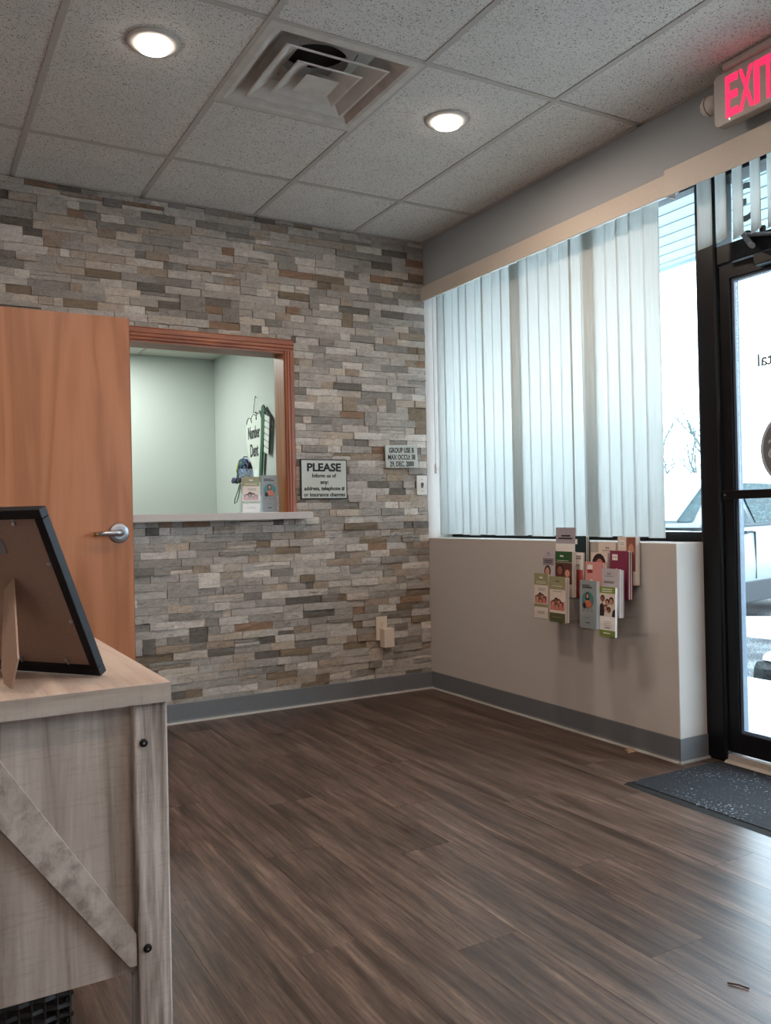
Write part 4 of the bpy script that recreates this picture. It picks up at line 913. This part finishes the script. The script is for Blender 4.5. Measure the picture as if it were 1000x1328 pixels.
# soffit over the entrance
sf = tag(empty('soffit', (1.0, -2, 2.75)), 'pale boarded soffit overhanging the storefront', 'soffit', kind='structure')
xs = WT+.13
while xs < 1.88:
    mesh_obj('soffit_board', MB().box(xs+.003, min(xs+.148, 1.89), -9, 9, 2.75, 2.762).box(xs+.003, xs+.012, -9, 9, 2.744, 2.75), M['soffit'], sf, world=True); xs += .15
mesh_obj('fascia', MB().box(1.892, 1.92, -9, 9, 2.73, 3.05), M['soffit'], sf, world=True)
mesh_obj('roof_deck', MB().box(WT+.121, 1.892, -9, 9, 2.77, 2.80), M['soffit'], sf, world=True)

# white car parked nose-in
car = empty('parked_car', (2.70, .80, -.085), math.radians(13.5)); tag(car, 'pale hatchback car parked outside, snow on its windows', 'car')
CW = 1.74
def loft(sections, name, mat, par, smooth=True, bev=0):
    m = len(sections[0]); vs = [p for s in sections for p in s]
    fs = [(k*m+i, k*m+(i+1) % m, (k+1)*m+(i+1) % m, (k+1)*m+i) for k in range(len(sections)-1) for i in range(m)]
    fs += [tuple(range(m)), tuple(range((len(sections)-1)*m+m-1, (len(sections)-1)*m-1, -1))]
    return mesh_obj(name, MB().add(vs, fs), mat, par, smooth=smooth, bev=bev)
def body_sec(x, zt, inset, zb=.20):
    y0, y1 = inset, CW-inset; c = CW/2
    return [(x, y0+.05, zb), (x, y0+.01, zb+.12), (x, y0-.0, zb+.35), (x, y0+.015, zt-.13), (x, y0+.05, zt-.03), (x, y0+.14, zt), (x, c, zt+.02), (x, y1-.14, zt), (x, y1-.05, zt-.03), (x, y1-.015, zt-.13), (x, y1, zb+.35), (x, y1-.01, zb+.12), (x, y1-.05, zb)]
loft([body_sec(x, z, q) for x, z, q in ((0, .55, .22), (.06, .70, .12), (.25, .80, .05), (.9, .92, .01), (1.3, .98, 0), (2.2, 1.0, 0), (3.4, 1.03, .0), (4.05, 1.04, .04), (4.25, .95, .12), (4.32, .6, .2))], 'body', M['car_white'], car)
def roof_sec(x, zt, zb=.96):
    k = (zt-zb)/.48; y0 = .04+.16*k; return [(x, .03, zb), (x, y0, zt-.05*k), (x, y0+.1, zt), (x, CW-y0-.1, zt), (x, CW-y0, zt-.05*k), (x, CW-.03, zb)]
loft([roof_sec(x, z) for x, z in ((1.0, .97), (1.35, 1.17), (1.75, 1.40), (2.1, 1.46), (2.8, 1.47), (3.5, 1.42), (3.95, 1.22), (4.15, 1.0))], 'cabin', M['car_white'], car)
mesh_obj('roof_snow', MB().box(1.74, 3.4, .28, CW-.28, 1.40, 1.51), M['snow'], car, bev=.03)
def sidewin(pts, nm='side_window'):
    def Y(z): return .03+.17*(z-.96)/.48 - .012
    vs = [(x, Y(z), z) for x, z in pts]+[(x, Y(z)+.02, z) for x, z in pts]; n = len(pts)
    return mesh_obj(nm, MB().add(vs, [tuple(range(n)), tuple(range(2*n-1, n-1, -1))]+[(i, (i+1) % n, (i+1) % n+n, i+n) for i in range(n)]), M['carglass'], car)
sidewin([(1.18, .985), (2.08, .985), (2.0, 1.38), (1.78, 1.37), (1.42, 1.17)]); sidewin([(2.2, .985), (3.05, .985), (2.98, 1.40), (2.12, 1.40)]); sidewin([(3.14, .985), (3.75, .985), (3.55, 1.32), (3.07, 1.39)])
mesh_obj('windscreen', MB().add([(1.08, .14, 1.035), (1.08, CW-.14, 1.035), (1.72, CW-.26, 1.40), (1.72, .26, 1.40), (1.06, .14, 1.02), (1.06, CW-.14, 1.02), (1.70, CW-.26, 1.385), (1.70, .26, 1.385)], [(0, 1, 2, 3), (4, 5, 6, 7), (0, 1, 5, 4), (1, 2, 6, 5), (2, 3, 7, 6), (3, 0, 4, 7)]), M['carglass'], car)
mesh_obj('windscreen_snow', MB().add([(1.055, .30, 1.04), (1.055, CW-.10, 1.04), (1.71, CW-.20, 1.43), (1.71, .34, 1.43), (1.09, .30, 1.0), (1.09, CW-.10, 1.0), (1.77, CW-.20, 1.40), (1.77, .34, 1.40)], [(0, 1, 2, 3), (4, 5, 6, 7), (0, 1, 5, 4), (1, 2, 6, 5), (2, 3, 7, 6), (3, 0, 4, 7)]), M['snow'], car)
mesh_obj('sill_cladding', MB().box(.95, 3.35, -.008, .03, .19, .40), M['car_dark'], car, bev=.01)
for x in (1.86, 2.86): mesh_obj('door_handle', MB().box(x, x+.17, -.022, .012, .885, .91), M['car_dark'], car, bev=.006)
mesh_obj('door_seam', MB().box(2.12, 2.126, -.0035, .02, .42, .9).box(1.0, 1.006, -.0035, .02, .42, .85).box(3.1, 3.106, -.0035, .02, .42, .92), M['car_dark'], car)
mesh_obj('wing_mirror', MB().box(1.22, 1.38, -.17, -.01, .97, 1.09), M['car_dark'], car, bev=.03)
for x in (.72, 3.55):
    for yc in (.10, CW-.10):
        wl = mesh_obj('wheel', MB().lathe([(.24, yc-.11), (.31, yc-.09), (.315, yc), (.31, yc+.09), (.24, yc+.11)], (x, 0, .315), 'y', 28), M['tyre'], car, smooth=False)
        mesh_obj('hub', MB().lathe([(.20, yc-.118 if yc < 1 else yc+.118), (.06, yc-.122 if yc < 1 else yc+.122)], (x, 0, .315), 'y', 20), M['alloy'], wl)
for yc in (.28, CW-.28): mesh_obj('headlamp', MB().lathe([(.09, 0.02), (.07, .0), (.02, -.01)], (.05, yc, .64), 'x', 16), M['glass'], car)

# bare trees across the lot
def tree(loc, h, seed, label):
    t = tag(empty('bare_tree', loc), label, 'tree', 'bare trees across the parking lot'); rr = random.Random(seed); tr, brn = MB(), MB()
    def grow(p, d, L, r, lvl):
        pts = [p]; q = p.copy(); dd = d.copy()
        for k in range(4):
            dd = (dd + Vector((rr.uniform(-.16, .16), rr.uniform(-.16, .16), .06))).normalized(); q = q + dd*L/4; pts.append(q.copy())
        (tr if lvl == 0 else brn).tube(pts, [r*(1-.13*k) for k in range(5)], 6 if lvl < 2 else 4)
        if lvl < 4:
            for k in range(5 if lvl < 2 else 4):
                s = pts[min(4, 1+k) if lvl else (2+k % 3)]; a = rr.uniform(0, 6.28); sp = rr.uniform(.45, .95)
                grow(s.copy(), (dd + Vector((math.cos(a)*sp, math.sin(a)*sp, rr.uniform(-.1, .3)))).normalized(), L*rr.uniform(.5, .72), r*.5, lvl+1)
    grow(Vector((0, 0, 0)), Vector((0, 0, 1)), h*.42, h*.02, 0)
    mesh_obj('trunk', tr, M['bark'], t); mesh_obj('branches', brn, M['bark'], t)
tree((13.5, 13.5, -.16), 6.0, 11, 'bare pale tree seen through the gap beside the blinds')
tree((24, 17.0, -.16), 6.5, 14, 'bare tree seen through the glass of the entrance door')
tree((30, 26.0, -.16), 7.5, 17, 'bare tree far across the lot behind the car')
hg = tag(empty('twiggy_hedge', (26, 16, -.16)), 'low twiggy hedge row across the parking lot', 'hedge')
rr = random.Random(9); hb = MB()
for k in range(260):
    y = rr.uniform(4, 30); x = 26+rr.uniform(-.5, .5); hh_ = rr.uniform(.5, 1.5)
    hb.tube([(x, y, -.16), (x+rr.uniform(-.2, .2), y+rr.uniform(-.25, .25), hh_*.6), (x+rr.uniform(-.4, .4), y+rr.uniform(-.4, .4), hh_)], [.03, .022, .012], 4)
mesh_obj('twigs', hb, M['hedge'], hg, world=True)['kind'] = 'stuff'
